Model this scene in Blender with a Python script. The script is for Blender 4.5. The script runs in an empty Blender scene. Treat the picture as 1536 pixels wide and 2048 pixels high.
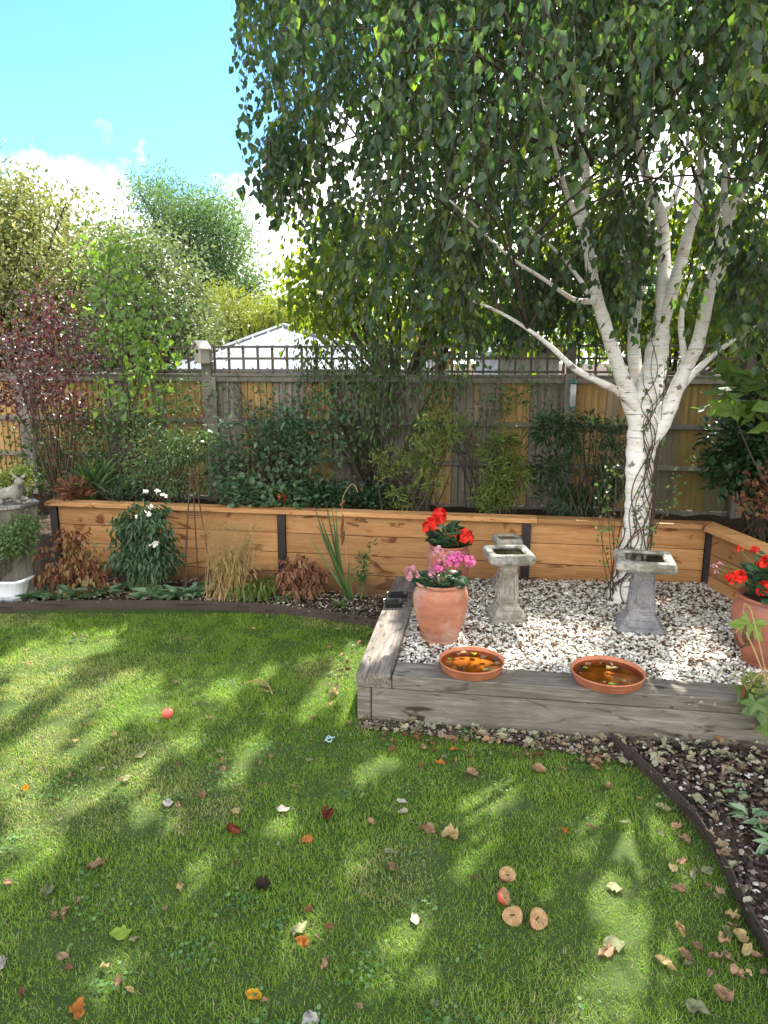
import bpy, math, random
import numpy as np
from math import radians, sin, cos, pi, atan2
S = bpy.context.scene
COL = S.collection
random.seed(7)
RG = np.random.default_rng(7)

# ------------------------------------------------------------------ camera, sky, sun, exposure
EYE, F, TH = 2.0, 1420.0, radians(12.1)
cam = bpy.data.cameras.new("camera"); cam.sensor_fit = 'VERTICAL'; cam.sensor_height = 36
cam.lens = F / 2048 * 36; cam.clip_start = 0.05; cam.clip_end = 2000
camo = bpy.data.objects.new("camera", cam); COL.objects.link(camo)
camo.location = (0, 0, EYE); camo.rotation_euler = (pi / 2 - TH, 0, 0); S.camera = camo
SUN_AZ, SUN_EL = radians(21), radians(47)
SUNV = np.array([sin(SUN_AZ) * cos(SUN_EL), cos(SUN_AZ) * cos(SUN_EL), sin(SUN_EL)])
sl = bpy.data.lights.new("sun", 'SUN'); sl.energy = 5.0; sl.angle = radians(0.53); sl.color = (1, .95, .86)
so = bpy.data.objects.new("sun", sl); COL.objects.link(so)
from mathutils import Vector
so.rotation_euler = Vector(SUNV).to_track_quat('Z', 'Y').to_euler()
S.view_settings.view_transform = 'Standard'; S.view_settings.look = 'None'
S.view_settings.exposure = 2.0; S.view_settings.gamma = 1
S.cycles.max_bounces = 7; S.cycles.transparent_max_bounces = 12
S.cycles.use_denoising = True

def nn(nt, t, ins=None, **props):
    n = nt.nodes.new(t)
    for k, v in props.items(): setattr(n, k, v)
    for k, v in (ins or {}).items():
        if hasattr(v, 'is_output') or isinstance(v, bpy.types.NodeSocket): nt.links.new(v, n.inputs[k])
        else: n.inputs[k].default_value = v
    return n
def mth(nt, op, a, b=0.0, c=0.0, clamp=False):
    n = nt.nodes.new('ShaderNodeMath'); n.operation = op; n.use_clamp = clamp
    for i, v in enumerate((a, b, c)):
        if isinstance(v, bpy.types.NodeSocket): nt.links.new(v, n.inputs[i])
        else: n.inputs[i].default_value = v
    return n.outputs[0]
def ramp(nt, fac, stops, interp='LINEAR'):
    n = nt.nodes.new('ShaderNodeValToRGB'); n.color_ramp.interpolation = interp
    el = n.color_ramp.elements
    while len(el) < len(stops): el.new(0.5)
    for e, (p, c) in zip(el, stops): e.position = p; e.color = (*c, 1) if len(c) == 3 else c
    nt.links.new(fac, n.inputs[0]); return n.outputs[0]
def mixc(nt, fac, a, b, bt='MIX'):
    n = nt.nodes.new('ShaderNodeMix'); n.data_type = 'RGBA'; n.blend_type = bt
    for k, v in ((0, fac), (6, a), (7, b)):
        if isinstance(v, bpy.types.NodeSocket): nt.links.new(v, n.inputs[k])
        else: n.inputs[k].default_value = v if k == 0 else ((*v, 1) if len(v) == 3 else v)
    return n.outputs[2]

W = bpy.data.worlds.new("World"); S.world = W; W.use_nodes = True; wt = W.node_tree; wt.nodes.clear()
sky = nn(wt, 'ShaderNodeTexSky', sky_type='NISHITA', sun_disc=False, sun_elevation=SUN_EL, sun_rotation=SUN_AZ,
         altitude=50, air_density=1.0, dust_density=0.6, ozone_density=1.0)
tc = nn(wt, 'ShaderNodeTexCoord'); sep = nn(wt, 'ShaderNodeSeparateXYZ', {0: tc.outputs['Generated']})
nz = nn(wt, 'ShaderNodeTexNoise', {'Vector': tc.outputs['Generated'], 'Scale': 7.5, 'Detail': 8.0, 'Roughness': 0.55, 'Distortion': .25})
thr = mth(wt, 'MULTIPLY', mth(wt, 'MAXIMUM', mth(wt, 'ADD', sep.outputs[0], 0.20), 0.0), 0.45)
v = mth(wt, 'ADD', mth(wt, 'SUBTRACT', 0.242, sep.outputs[2]), thr)
v = mth(wt, 'ADD', v, mth(wt, 'MULTIPLY', mth(wt, 'SUBTRACT', nz.outputs[0], 0.5), 0.30))
# added white cloud over the unseen sky, behind and beside the viewer, whitens the fill
v = mth(wt, 'ADD', v, mth(wt, 'MULTIPLY', mth(wt, 'MAXIMUM', mth(wt, 'SUBTRACT', 0.35, sep.outputs[1]), 0.0), 0.9))
v = mth(wt, 'MULTIPLY', v, 14.0, clamp=True)
skyc = mixc(wt, 1.0, sky.outputs[0], (0.19, 0.41, 0.60), 'MULTIPLY')
skyc = mixc(wt, mth(wt, 'MULTIPLY', mth(wt, 'SUBTRACT', 0.50, sep.outputs[2]), 1.25, clamp=True), skyc, (1.25, 1.75, 1.9))
cl = mixc(wt, v, skyc, (5.5, 5.45, 5.3))
bg = nn(wt, 'ShaderNodeBackground', {'Color': cl, 'Strength': 0.15})
wo = nn(wt, 'ShaderNodeOutputWorld', {0: bg.outputs[0]})

# ------------------------------------------------------------------ helpers: points
def ray(px, py):
    a, b = (px - 768) / F, (1024 - py) / F
    return np.array([a, cos(TH) + b * sin(TH), -sin(TH) + b * cos(TH)])
def G(px, py, z=0.0):
    d = ray(px, py); t = (z - EYE) / d[2]; return np.array([d[0] * t, d[1] * t, z])
def P(px, py, Y):
    d = ray(px, py); t = Y / d[1]; return np.array([0, 0, EYE]) + d * t
def sc(p):      # metres per photo pixel at a point
    return (p[1] * cos(TH) - (p[2] - EYE) * sin(TH)) / F
def nrm(v): return v / np.maximum(np.linalg.norm(v, axis=-1, keepdims=True), 1e-9)
def inpoly(x, y, poly):
    r = np.zeros(len(x), bool); n = len(poly)
    for i in range(n):
        x0, y0 = poly[i][:2]; x1, y1 = poly[(i + 1) % n][:2]
        if y0 == y1: continue
        c = ((y0 > y) != (y1 > y)) & (x < (x1 - x0) * (y - y0) / (y1 - y0) + x0)
        r ^= c
    return r
def vnoise(x, y, s, seed=0):
    r = np.random.default_rng(seed).random((64, 64))
    u, v = x * s % 64, y * s % 64
    i, j = np.floor(u).astype(int), np.floor(v).astype(int); f, g = u - i, v - j
    f, g = f * f * (3 - 2 * f), g * g * (3 - 2 * g); I, J = (i + 1) % 64, (j + 1) % 64
    i %= 64; j %= 64
    return (r[i, j] * (1 - f) + r[I, j] * f) * (1 - g) + (r[i, J] * (1 - f) + r[I, J] * f) * g
def smooth(pts, k=6, closed=False):
    p = np.array(pts, float); n = len(p); out = []
    for i in range(n - 1):
        a, b, c, d = p[max(i - 1, 0)], p[i], p[i + 1], p[min(i + 2, n - 1)]
        for q in range(k):
            t = q / k
            out.append(.5 * (2 * b + (c - a) * t + (2 * a - 5 * b + 4 * c - d) * t * t + (3 * b - a - 3 * c + d) * t ** 3))
    out.append(p[-1]); return np.array(out)

# ------------------------------------------------------------------ helpers: meshes
class MB:
    def __init__(s): s.V = []; s.Q = []; s.T = []; s.N = []; s.a = []; s.n = 0
    def add(s, V, quads=None, tris=None, ngons=None, tint=0.5):
        V = np.asarray(V, float).reshape(-1, 3)
        if quads is not None and len(quads): s.Q.append(np.asarray(quads).reshape(-1, 4) + s.n)
        if tris is not None and len(tris): s.T.append(np.asarray(tris).reshape(-1, 3) + s.n)
        for g in (ngons or []): s.N.append([i + s.n for i in g])
        s.V.append(V); s.a.append(np.broadcast_to(np.asarray(tint, float), (len(V),)).copy()); s.n += len(V)
        return s
    def box(s, x0, x1, y0, y1, z0, z1, tint=None):
        t = RG.random() if tint is None else tint
        V = [(x, y, z) for z in (z0, z1) for y in (y0, y1) for x in (x0, x1)]
        return s.add(V, [(0, 2, 3, 1), (4, 5, 7, 6), (0, 1, 5, 4), (2, 6, 7, 3), (0, 4, 6, 2), (1, 3, 7, 5)], tint=t)
    def prism(s, poly, z0, z1, tint=0.5):
        n = len(poly); V = [(p[0], p[1], z0) for p in poly] + [(p[0], p[1], z1) for p in poly]
        return s.add(V, [(i, (i + 1) % n, (i + 1) % n + n, i + n) for i in range(n)], ngons=[list(range(n))[::-1], list(range(n, 2 * n))], tint=tint)
    def loft(s, rings, closed=True, cap=(True, True), tint=0.5):
        R = np.array(rings, float); m, n = R.shape[:2]
        q = [(i * n + j, i * n + (j + 1) % n, (i + 1) * n + (j + 1) % n, (i + 1) * n + j) for i in range(m - 1) for j in range(n if closed else n - 1)]
        ng = []
        if cap[0]: ng.append(list(range(n))[::-1])
        if cap[1]: ng.append([(m - 1) * n + j for j in range(n)])
        return s.add(R.reshape(-1, 3), q, ngons=ng, tint=tint)
    def lathe(s, prof, n=48, c=(0, 0, 0), cap=(True, True), wob=0.0, tint=.5):
        a = np.arange(n) * 2 * pi / n
        rings = [np.stack([c[0] + r * np.cos(a) * (1 + wob * np.sin(2 * a + z * 9)), c[1] + r * np.sin(a), np.full(n, c[2] + z)], 1) for r, z in prof]
        return s.loft(rings, cap=cap, tint=tint)
    def tubes(s, paths, rad, sides=5, tint=0.5, cap=True):
        """paths (n,k,3), rad (n,k)"""
        Pp = np.asarray(paths, float)
        if Pp.ndim == 2: Pp = Pp[None]
        n, k = Pp.shape[:2]; R = np.broadcast_to(np.asarray(rad, float), (n, k))
        T = np.empty_like(Pp); T[:, 1:-1] = Pp[:, 2:] - Pp[:, :-2]; T[:, 0] = Pp[:, 1] - Pp[:, 0]; T[:, -1] = Pp[:, -1] - Pp[:, -2]
        T = nrm(T); ref = np.zeros_like(T); m = np.abs(T[:, :1, 2:3]).repeat(k, 1) > .8
        ref[...] = np.where(m, np.array([1., 0, 0]), np.array([0, 0, 1.]))
        U = nrm(np.cross(T, ref)); Wv = np.cross(T, U)
        a = np.arange(sides) * 2 * pi / sides
        V = Pp[:, :, None] + R[:, :, None, None] * (U[:, :, None] * np.cos(a)[None, None, :, None] + Wv[:, :, None] * np.sin(a)[None, None, :, None])
        base = (np.arange(n) * k * sides)[:, None, None] + (np.arange(k - 1) * sides)[None, :, None]
        j = np.arange(sides); j2 = (j + 1) % sides
        Q = np.stack([base + j, base + j2, base + sides + j2, base + sides + j], -1).reshape(-1, 4)
        tt = np.broadcast_to(np.asarray(tint, float).reshape(-1, 1) if np.ndim(tint) else tint, (n, k * sides)).reshape(-1)
        s.add(V.reshape(-1, 3), Q, tint=tt)
        if cap and n <= 60:
            o = s.n - n * k * sides
            for i in range(n):
                s.N.append([o + i * k * sides + q for q in range(sides)][::-1]); s.N.append([o + (i * k + k - 1) * sides + q for q in range(sides)])
        return s
    def scatter(s, tpl, pos, Yd, Zn, scale, tint=0.5):
        """template (V, quads, tris) placed with its Y along Yd, its Z towards Zn"""
        TV, TQ, TT = tpl; TV = np.asarray(TV, float); n = len(pos); k = len(TV)
        Yd = nrm(np.asarray(Yd, float)); Zn = np.asarray(Zn, float); X = nrm(np.cross(Yd, Zn)); Z = np.cross(X, Yd)
        scv = np.asarray(scale, float)
        if scv.ndim == 0: scv = np.full((n, 3), float(scv))
        elif scv.ndim == 1: scv = np.repeat(scv[:, None], 3, 1)
        L = TV[None] * scv[:, None]
        V = pos[:, None] + L[..., 0:1] * X[:, None] + L[..., 1:2] * Yd[:, None] + L[..., 2:3] * Z[:, None]
        off = (np.arange(n) * k)[:, None, None]
        Q = (off + np.array(TQ)[None]).reshape(-1, 4) if len(TQ) else None
        T = (off + np.array(TT)[None]).reshape(-1, 3) if len(TT) else None
        tt = np.repeat(np.broadcast_to(np.asarray(tint, float), (n,)), k)
        return s.add(V.reshape(-1, 3), Q, T, tint=tt)
    def mesh(s, name, mat, shade=False):
        me = bpy.data.meshes.new(name); V = np.concatenate(s.V)
        Q = np.concatenate(s.Q) if s.Q else np.zeros((0, 4), int); T = np.concatenate(s.T) if s.T else np.zeros((0, 3), int)
        loops = np.concatenate([Q.ravel(), T.ravel(), np.array([i for g in s.N for i in g], int)]).astype(np.int32)
        tot = np.concatenate([np.full(len(Q), 4), np.full(len(T), 3), np.array([len(g) for g in s.N], int)]).astype(np.int32)
        st = np.concatenate([[0], np.cumsum(tot)[:-1]]).astype(np.int32)
        me.vertices.add(len(V)); me.vertices.foreach_set('co', V.astype(np.float32).ravel())
        me.loops.add(len(loops)); me.loops.foreach_set('vertex_index', loops)
        me.polygons.add(len(tot)); me.polygons.foreach_set('loop_start', st)
        try: me.polygons.foreach_set('loop_total', tot)
        except Exception: pass
        me.polygons.foreach_set('use_smooth', np.full(len(tot), shade))
        at = me.attributes.new('tint', 'FLOAT', 'POINT'); at.data.foreach_set('value', np.concatenate(s.a).astype(np.float32))
        me.materials.append(mat); me.update(calc_edges=True); return me
    def build(s, name, mat, parent=None, shade=False, bevel=0, label=None):
        o = bpy.data.objects.new(name, s.mesh(name, mat, shade)); COL.objects.link(o)
        if parent is not None: o.parent = parent
        if bevel:
            b = o.modifiers.new('bevel', 'BEVEL'); b.width = bevel; b.segments = 2; b.limit_method = 'ANGLE'
        if label: o['label'] = label
        return o
def tag(o, label, cat, group=None):
    o['label'] = label; o['category'] = cat
    if group: o['group'] = group
    return o
def thing(name, label, cat, loc=(0, 0, 0), rz=0, group=None):
    o = bpy.data.objects.new(name, None); COL.objects.link(o); o.location = loc; o.rotation_euler = (0, 0, rz)
    o.empty_display_size = .1; return tag(o, label, cat, group)
def struct(o, kind='structure', label=None):
    o['kind'] = kind
    if label: o['label'] = label
    return o

# ------------------------------------------------------------------ materials
def newmat(name):
    m = bpy.data.materials.new(name); m.use_nodes = True; nt = m.node_tree; nt.nodes.clear()
    return m, nt
def finish(nt, sh, disp=None):
    nt.nodes.new('ShaderNodeOutputMaterial'); o = nt.nodes[-1]; nt.links.new(sh, o.inputs[0])
def tintn(nt): return nn(nt, 'ShaderNodeAttribute', attribute_name='tint').outputs['Fac']
def obj_vec(nt, scale=(1, 1, 1), tint=0.0, kind='Object'):
    c = nn(nt, 'ShaderNodeTexCoord').outputs[kind]
    v = nn(nt, 'ShaderNodeMapping', {0: c, 3: scale}).outputs[0]
    if tint:
        t = tintn(nt); off = mth(nt, 'MULTIPLY', t, tint)
        v = nn(nt, 'ShaderNodeVectorMath', {0: v, 1: nn(nt, 'ShaderNodeCombineXYZ', {0: off, 1: off, 2: off}).outputs[0]}, operation='ADD').outputs[0]
    return v
def noise(nt, vec, s, d=4.0, r=.55, dist=0.0):
    return nn(nt, 'ShaderNodeTexNoise', {'Vector': vec, 'Scale': s, 'Detail': d, 'Roughness': r, 'Distortion': dist}).outputs[0]
def bump(nt, h, st=.4, d=.01): return nn(nt, 'ShaderNodeBump', {'Height': h, 'Strength': st, 'Distance': d}).outputs[0]
def bsdf(nt, col, rough=.7, normal=None, spec=.4, **k):
    i = {'Base Color': col if isinstance(col, bpy.types.NodeSocket) else (*col, 1), 'Roughness': rough, 'Specular IOR Level': spec}
    if normal is not None: i['Normal'] = normal
    i.update(k); return nn(nt, 'ShaderNodeBsdfPrincipled', i).outputs[0]

def leafmat(name, stops, transl=.4, rough=.5, spec=.35, ttint=(1.25, 1.25, .5), ns=60, na=.35, blot=(.55, .6, .5)):
    m, nt = newmat(name); t = tintn(nt)
    c = ramp(nt, t, [(i / max(1, len(stops) - 1), s) for i, s in enumerate(stops)])
    n = noise(nt, obj_vec(nt, tint=0 if ns == 60 else 30.0), ns, 2 if ns == 60 else 5)
    c = mixc(nt, mth(nt, 'MULTIPLY', n, na), c, mixc(nt, 1.0, c, blot, 'MULTIPLY'))
    a = bsdf(nt, c, rough, spec=spec)
    tr = nn(nt, 'ShaderNodeBsdfTranslucent', {'Color': mixc(nt, 1.0, c, ttint, 'MULTIPLY')}).outputs[0]
    mx = nn(nt, 'ShaderNodeMixShader', {0: transl, 1: a, 2: tr}).outputs[0]
    finish(nt, mx); return m
def woodmat(name, cols, rough=.7, grain=(1.2, 14, 14), tintamt=.35, knots=.5, bmp=.35, stain=None, dirt=False):
    """cols dark..light; grain: x is along the plank"""
    m, nt = newmat(name)
    v = obj_vec(nt, grain, 40.0)
    n1 = noise(nt, v, 1.2, 6, .6, 1.4); n2 = noise(nt, v, 6, 5, .7, .3)
    f = mth(nt, 'ADD', mth(nt, 'MULTIPLY', n1, .65), mth(nt, 'MULTIPLY', n2, .35))
    k = noise(nt, obj_vec(nt, (grain[0] * 1.6, grain[1] * .35, grain[2] * .35), 40.0), 1.1, 2, .5, 2.5)
    f2 = mth(nt, 'SUBTRACT', f, mth(nt, 'MULTIPLY', mth(nt, 'MULTIPLY', mth(nt, 'SUBTRACT', k, .60), 8, clamp=True), knots * .45))
    c = ramp(nt, f2, [(.18 + .5 * i / (len(cols) - 1), s) for i, s in enumerate(cols)])
    t = tintn(nt)
    c = mixc(nt, 1.0, c, ramp(nt, t, [(0, (1 - tintamt,) * 3), (1, (1 + tintamt * .4,) * 3)]), 'MULTIPLY')
    if dirt:
        zz_ = nn(nt, 'ShaderNodeSeparateXYZ', {0: obj_vec(nt)}).outputs[2]; dn = noise(nt, obj_vec(nt), 9, 6, .7)
        dd_ = mth(nt, 'MULTIPLY', mth(nt, 'SUBTRACT', mth(nt, 'MULTIPLY', dn, .42), zz_), 7, clamp=True)
        c = mixc(nt, mth(nt, 'MULTIPLY', dd_, .6), c, (.10, .06, .035))
    if stain:
        s2 = noise(nt, obj_vec(nt), 2.3, 6, .65, .5)
        c = mixc(nt, mth(nt, 'MULTIPLY', mth(nt, 'MULTIPLY', mth(nt, 'SUBTRACT', s2, .5), 5, clamp=True), .65), c, stain)
    finish(nt, bsdf(nt, c, rough, bump(nt, f2, bmp, .004), .25)); return m
def simple(name, c, rough=.6, metal=0.0, spec=.4, var=.25, scale=8, bmp=.0, c2=None):
    m, nt = newmat(name); n = noise(nt, obj_vec(nt), scale, 6, .6)
    d = c2 or tuple(x * (1 - var) for x in c)
    col = ramp(nt, n, [(.3, d), (.7, c)])
    finish(nt, bsdf(nt, col, rough, bump(nt, noise(nt, obj_vec(nt), scale * 6, 4), bmp, .01) if bmp else None, spec, Metallic=metal)); return m

M = {}
M['larch'] = woodmat('larch_boards', [(.19, .075, .028), (.35, .165, .06), (.48, .255, .105), (.57, .335, .155)], tintamt=.4, knots=1.1, stain=(.36, .17, .065), dirt=True)
M['sleeper'] = woodmat('weathered_oak', [(.032, .026, .022), (.085, .07, .058), (.155, .135, .115), (.29, .26, .225)], .85, (1.6, 22, 22), .3, .8, .7, stain=(.11, .095, .075))
M['fence_wood'] = None
def fencemat():
    m, nt = newmat('fence_boards'); v = obj_vec(nt, (26, 26, 1.6), 40.0)
    n1 = noise(nt, v, 1.0, 6, .65, .6); t = tintn(nt)
    gr = ramp(nt, n1, [(.25, (.12, .10, .085)), (.55, (.25, .215, .18)), (.8, (.34, .30, .26))])
    tan = ramp(nt, n1, [(.25, (.22, .14, .06)), (.55, (.42, .275, .115)), (.8, (.53, .375, .175))])
    c = mixc(nt, ramp(nt, t, [(.38, (0, 0, 0)), (.46, (.35, .35, .35)), (.62, (.55, .55, .55)), (.68, (1, 1, 1))], 'CONSTANT'), gr, tan)
    # olive green blended in towards the far right part
    g = noise(nt, obj_vec(nt), 1.1, 5, .6)
    sp = nn(nt, 'ShaderNodeSeparateXYZ', {0: obj_vec(nt)})
    g = mth(nt, 'MULTIPLY', mth(nt, 'MULTIPLY', mth(nt, 'SUBTRACT', sp.outputs[0], 5.0), 1.0, clamp=True), mth(nt, 'MULTIPLY', g, 1.5, clamp=True), clamp=True)
    c = mixc(nt, g, c, (.115, .105, .03))
    finish(nt, bsdf(nt, c, .85, bump(nt, n1, .5, .003), .2)); return m
M['fence'] = fencemat()
M['fence_grey'] = woodmat('grey_fence_timber', [(.09, .08, .065), (.17, .155, .13), (.25, .23, .20)], .85, (14, 14, 1.5), .25, .2)
M['trellis'] = woodmat('trellis_timber', [(.045, .04, .03), (.10, .09, .07), (.17, .155, .125)], .85, (8, 8, 8), .3, .2)
M['steel'] = simple('brown_steel_edging', (.060, .042, .036), .5, .0, .4, .35, 5)
M['post_steel'] = simple('dark_steel_post', (.035, .028, .030), .38, .0, .5, .3, 6)
M['iron'] = simple('rusty_black_iron', (.045, .03, .024), .6, .0, .4, .5, 30, c2=(.10, .045, .025))
def stonemat(name, a, b, dirt, sc_=9):
    m, nt = newmat(name); v = obj_vec(nt, kind='Object')
    n = noise(nt, v, sc_, 8, .7); n2 = noise(nt, v, 7, 6, .7); n3 = noise(nt, v, 90, 3, .7)
    c = ramp(nt, n, [(.34, b), (.58, a)])
    c = mixc(nt, mth(nt, 'MULTIPLY', mth(nt, 'SUBTRACT', n2, .49), 9, clamp=True), c, dirt)
    c = mixc(nt, mth(nt, 'MULTIPLY', n3, .45), c, mixc(nt, 1., c, (.5, .5, .5), 'MULTIPLY'))
    h = mth(nt, 'ADD', n3, mth(nt, 'MULTIPLY', n, 1.5))
    finish(nt, bsdf(nt, c, .92, bump(nt, h, .8, .006), .2)); return m
M['stone'] = stonemat('pale_cast_stone', (.42, .40, .35), (.17, .16, .13), (.20, .19, .145))
M['stone_rim'] = stonemat('lichened_cast_stone', (.40, .39, .355), (.14, .135, .115), (.165, .16, .125), 16)
M['stone_blue'] = stonemat('bluish_cast_stone', (.33, .325, .335), (.13, .13, .14), (.16, .165, .18), 14)
M['stone_old'] = stonemat('old_carved_stone', (.46, .43, .37), (.16, .15, .13), (.10, .095, .08), 14)
def terramat(name, a, b, bloom):
    m, nt = newmat(name); v = obj_vec(nt, (1, 1, 3.5)); n = noise(nt, v, 4, 7, .65, .4); n2 = noise(nt, obj_vec(nt), 5, 6, .7)
    rr = noise(nt, obj_vec(nt, (.3, .3, 60)), 1.3, 2)
    c = ramp(nt, n, [(.3, b), (.65, a)])
    c = mixc(nt, mth(nt, 'MULTIPLY', mth(nt, 'MULTIPLY', mth(nt, 'SUBTRACT', n2, .46), 5, clamp=True), .75), c, bloom)
    c = mixc(nt, mth(nt, 'MULTIPLY', rr, .5), c, mixc(nt, 1.0, c, (.62, .58, .55), 'MULTIPLY'))
    finish(nt, bsdf(nt, c, .8, bump(nt, mth(nt, 'ADD', rr, n2), .35, .006), .3)); return m
M['terra'] = terramat('terracotta', (.45, .19, .115), (.27, .10, .06), (.47, .34, .28))
M['terra_old'] = terramat('dark_terracotta', (.40, .14, .085), (.24, .085, .055), (.34, .19, .15))
M['saucer'] = simple('terracotta_saucer', (.50, .18, .095), .6, 0, .3, .35, 11, .25)
M['silt'] = simple('amber_saucer_bottom', (.60, .25, .03), .8, 0, .2, .2, 14, c2=(.12, .07, .02))
def watermat(nm, tc_):
    m, nt = newmat(nm); b = bump(nt, noise(nt, obj_vec(nt), 9, 2), .08, .01)
    t = nn(nt, 'ShaderNodeBsdfTransparent', {0: tc_}).outputs[0]
    g = nn(nt, 'ShaderNodeBsdfGlossy', {'Color': (1, 1, 1, 1), 'Roughness': .03, 'Normal': b}).outputs[0]
    fr = nn(nt, 'ShaderNodeFresnel', {0: 1.33, 1: b}).outputs[0]
    finish(nt, nn(nt, 'ShaderNodeMixShader', {0: fr, 1: t, 2: g}).outputs[0]); return m
M['water'] = watermat('still_water', (.90, .72, .42, 1)); M['bath_water'] = watermat('dark_bath_water', (.30, .30, .24, 1))
M['black_plastic'] = simple('black_plastic', (.02, .02, .022), .3, 0, .5, .2)
M['white_trough'] = simple('white_enamel', (.72, .76, .82), .5, 0, .4, .2, 5)
M['soilmat'] = simple('dark_soil', (.075, .048, .032), .95, 0, .1, .6, 22, .9)
M['white_clad'] = simple('white_cladding', (.82, .83, .86), .5, 0, .3, .1, 3)
M['white_roof'] = simple('pale_roof_sheet', (.23, .24, .27), .5, 0, .3, .1, 3)
M['brick'] = simple('red_brown_timber', (.38, .17, .09), .8, 0, .3, .3, 9)
M['roof_tile'] = simple('roof_tile', (.30, .20, .15), .85, 0, .3, .4, 12, .5)
M['grey_panel'] = simple('grey_panel', (.34, .36, .38), .6, 0, .3, .2, 6)
M['clear'] = simple('pale_clear_plastic', (.55, .58, .58), .2, 0, .6, .2, 14)
M['cyan_plastic'] = simple('green_plastic_cap', (.04, .16, .15), .4)
M['seed'] = simple('seed_mix', (.28, .19, .09), .9, var=.7, scale=90)
M['birdbox'] = woodmat('pale_birdbox_wood', [(.28, .25, .22), (.44, .41, .37), (.55, .52, .47)], .8, (9, 9, 2), .2, .2)
M['dark'] = simple('dark_hole', (.008, .008, .008), .9)
def barkmat():
    m, nt = newmat('white_birch_bark')
    v = obj_vec(nt, (4, 4, 95)); n = noise(nt, v, 1.0, 4, .7, .6); p = noise(nt, obj_vec(nt, (4, 4, 9)), 1.6, 5, .6, .6)
    c = ramp(nt, p, [(.26, (.52, .40, .31)), (.38, (.74, .69, .63)), (.54, (.84, .83, .81))])
    d = mth(nt, 'MULTIPLY', mth(nt, 'SUBTRACT', n, .60), 22, clamp=True)
    c = mixc(nt, mth(nt, 'MULTIPLY', d, .85), c, (.10, .07, .055))
    pl = noise(nt, obj_vec(nt, (3, 3, 14)), 2.2, 6, .7, 1.5); c = mixc(nt, mth(nt, 'MULTIPLY', mth(nt, 'MULTIPLY', mth(nt, 'SUBTRACT', pl, .56), 10, clamp=True), .55), c, (.50, .36, .26))
    q = noise(nt, obj_vec(nt, (9, 9, 12)), 1.3, 3, .5)
    c = mixc(nt, mth(nt, 'MULTIPLY', mth(nt, 'MULTIPLY', mth(nt, 'SUBTRACT', q, .635), 14, clamp=True), .8), c, (.06, .045, .035))
    finish(nt, bsdf(nt, c, .75, bump(nt, mth(nt, 'ADD', n, p), .35, .006), .25)); return m
M['birch_bark'] = barkmat()
M['bark'] = simple('brown_bark', (.10, .08, .062), .9, 0, .2, .5, 25, .5)
M['vine'] = simple('dark_vine_stem', (.10, .065, .045), .85, 0, .2, .4, 30)
M['log'] = woodmat('old_log', [(.045, .04, .03), (.11, .10, .08), (.19, .175, .14)], .95, (16, 16, 1.4), .3, .4, .9)
M['stem_green'] = simple('green_stem', (.14, .20, .06), .7, var=.4)
M['straw'] = leafmat('straw_stems', [(.20, .13, .06), (.42, .30, .14), (.58, .45, .25)], .2, .7, .2)
M['birch_leaf'] = leafmat('birch_leaves', [(.030, .060, .040), (.052, .095, .056), (.095, .145, .058), (.20, .25, .04)], .5, .34, .55, (1.5, 1.9, .55))
M['fruit_leaf'] = leafmat('lit_shrub_leaves', [(.08, .14, .03), (.16, .23, .04), (.30, .36, .07)], .55, .5, .3, (1.4, 1.4, .4))
M['lime_leaf'] = leafmat('lime_leaves', [(.10, .17, .07), (.17, .27, .08), (.28, .38, .06)], .45, .5, .35, (1.3, 1.4, .5))
M['purple_leaf'] = leafmat('purple_leaves', [(.045, .03, .035), (.08, .045, .05), (.12, .065, .065), (.18, .14, .13)], .3, .36, .6, (1.6, .7, .6))
M['varieg_leaf'] = leafmat('variegated_leaves', [(.09, .14, .05), (.20, .24, .08), (.30, .32, .15), (.40, .40, .26)], .35, .5, .3, (1.2, 1.1, .6))
M['silver_leaf'] = leafmat('silver_green_leaves', [(.09, .14, .07), (.16, .21, .12), (.26, .31, .20)], .3, .42, .4)
M['pine_leaf'] = leafmat('far_tree_leaves', [(.08, .16, .09), (.14, .24, .12), (.22, .32, .13)], .35, .6, .2)
M['gold_leaf'] = leafmat('golden_conifer_leaves', [(.14, .18, .04), (.26, .29, .06), (.40, .40, .11)], .35, .6, .2)
M['dark_leaf'] = leafmat('dark_shrub_leaves', [(.022, .055, .024), (.04, .09, .038), (.075, .14, .06)], .25, .38, .5)
M['blue_leaf'] = leafmat('blue_green_leaves', [(.05, .10, .05), (.09, .165, .08), (.18, .26, .15)], .25, .38, .5)
M['nandina_leaf'] = leafmat('pale_green_leaves', [(.06, .13, .05), (.13, .22, .09), (.26, .34, .17)], .35, .45, .4)
M['choisya_leaf'] = leafmat('yellow_green_leaves', [(.09, .14, .03), (.18, .24, .06), (.32, .34, .11)], .35, .45, .4)
M['mid_leaf'] = leafmat('mid_green_leaves', [(.05, .10, .035), (.09, .16, .05), (.17, .24, .08)], .3, .42, .45)
M['peony_leaf'] = leafmat('autumn_peony_leaves', [(.13, .045, .035), (.22, .085, .05), (.28, .18, .08), (.17, .18, .07)], .3, .55, .3, (1.3, .9, .5))
M['brown_leaf'] = leafmat('withered_brown_leaves', [(.10, .045, .03), (.22, .10, .06), (.36, .20, .11)], .2, .6, .25, (1.2, 1, .7))
M['rosette_leaf'] = leafmat('blue_green_rosette_leaves', [(.08, .16, .08), (.14, .24, .13), (.26, .35, .22)], .25, .5, .35)
M['geranium_leaf'] = leafmat('geranium_leaves', [(.02, .055, .03), (.035, .09, .045), (.07, .15, .06)], .25, .5, .35)
M['ground_leaf'] = leafmat('fallen_pale_leaves', [(.16, .11, .07), (.34, .27, .18), (.26, .27, .17), (.44, .41, .31)], .15, .75, .2, (1, 1, .8))
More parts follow.
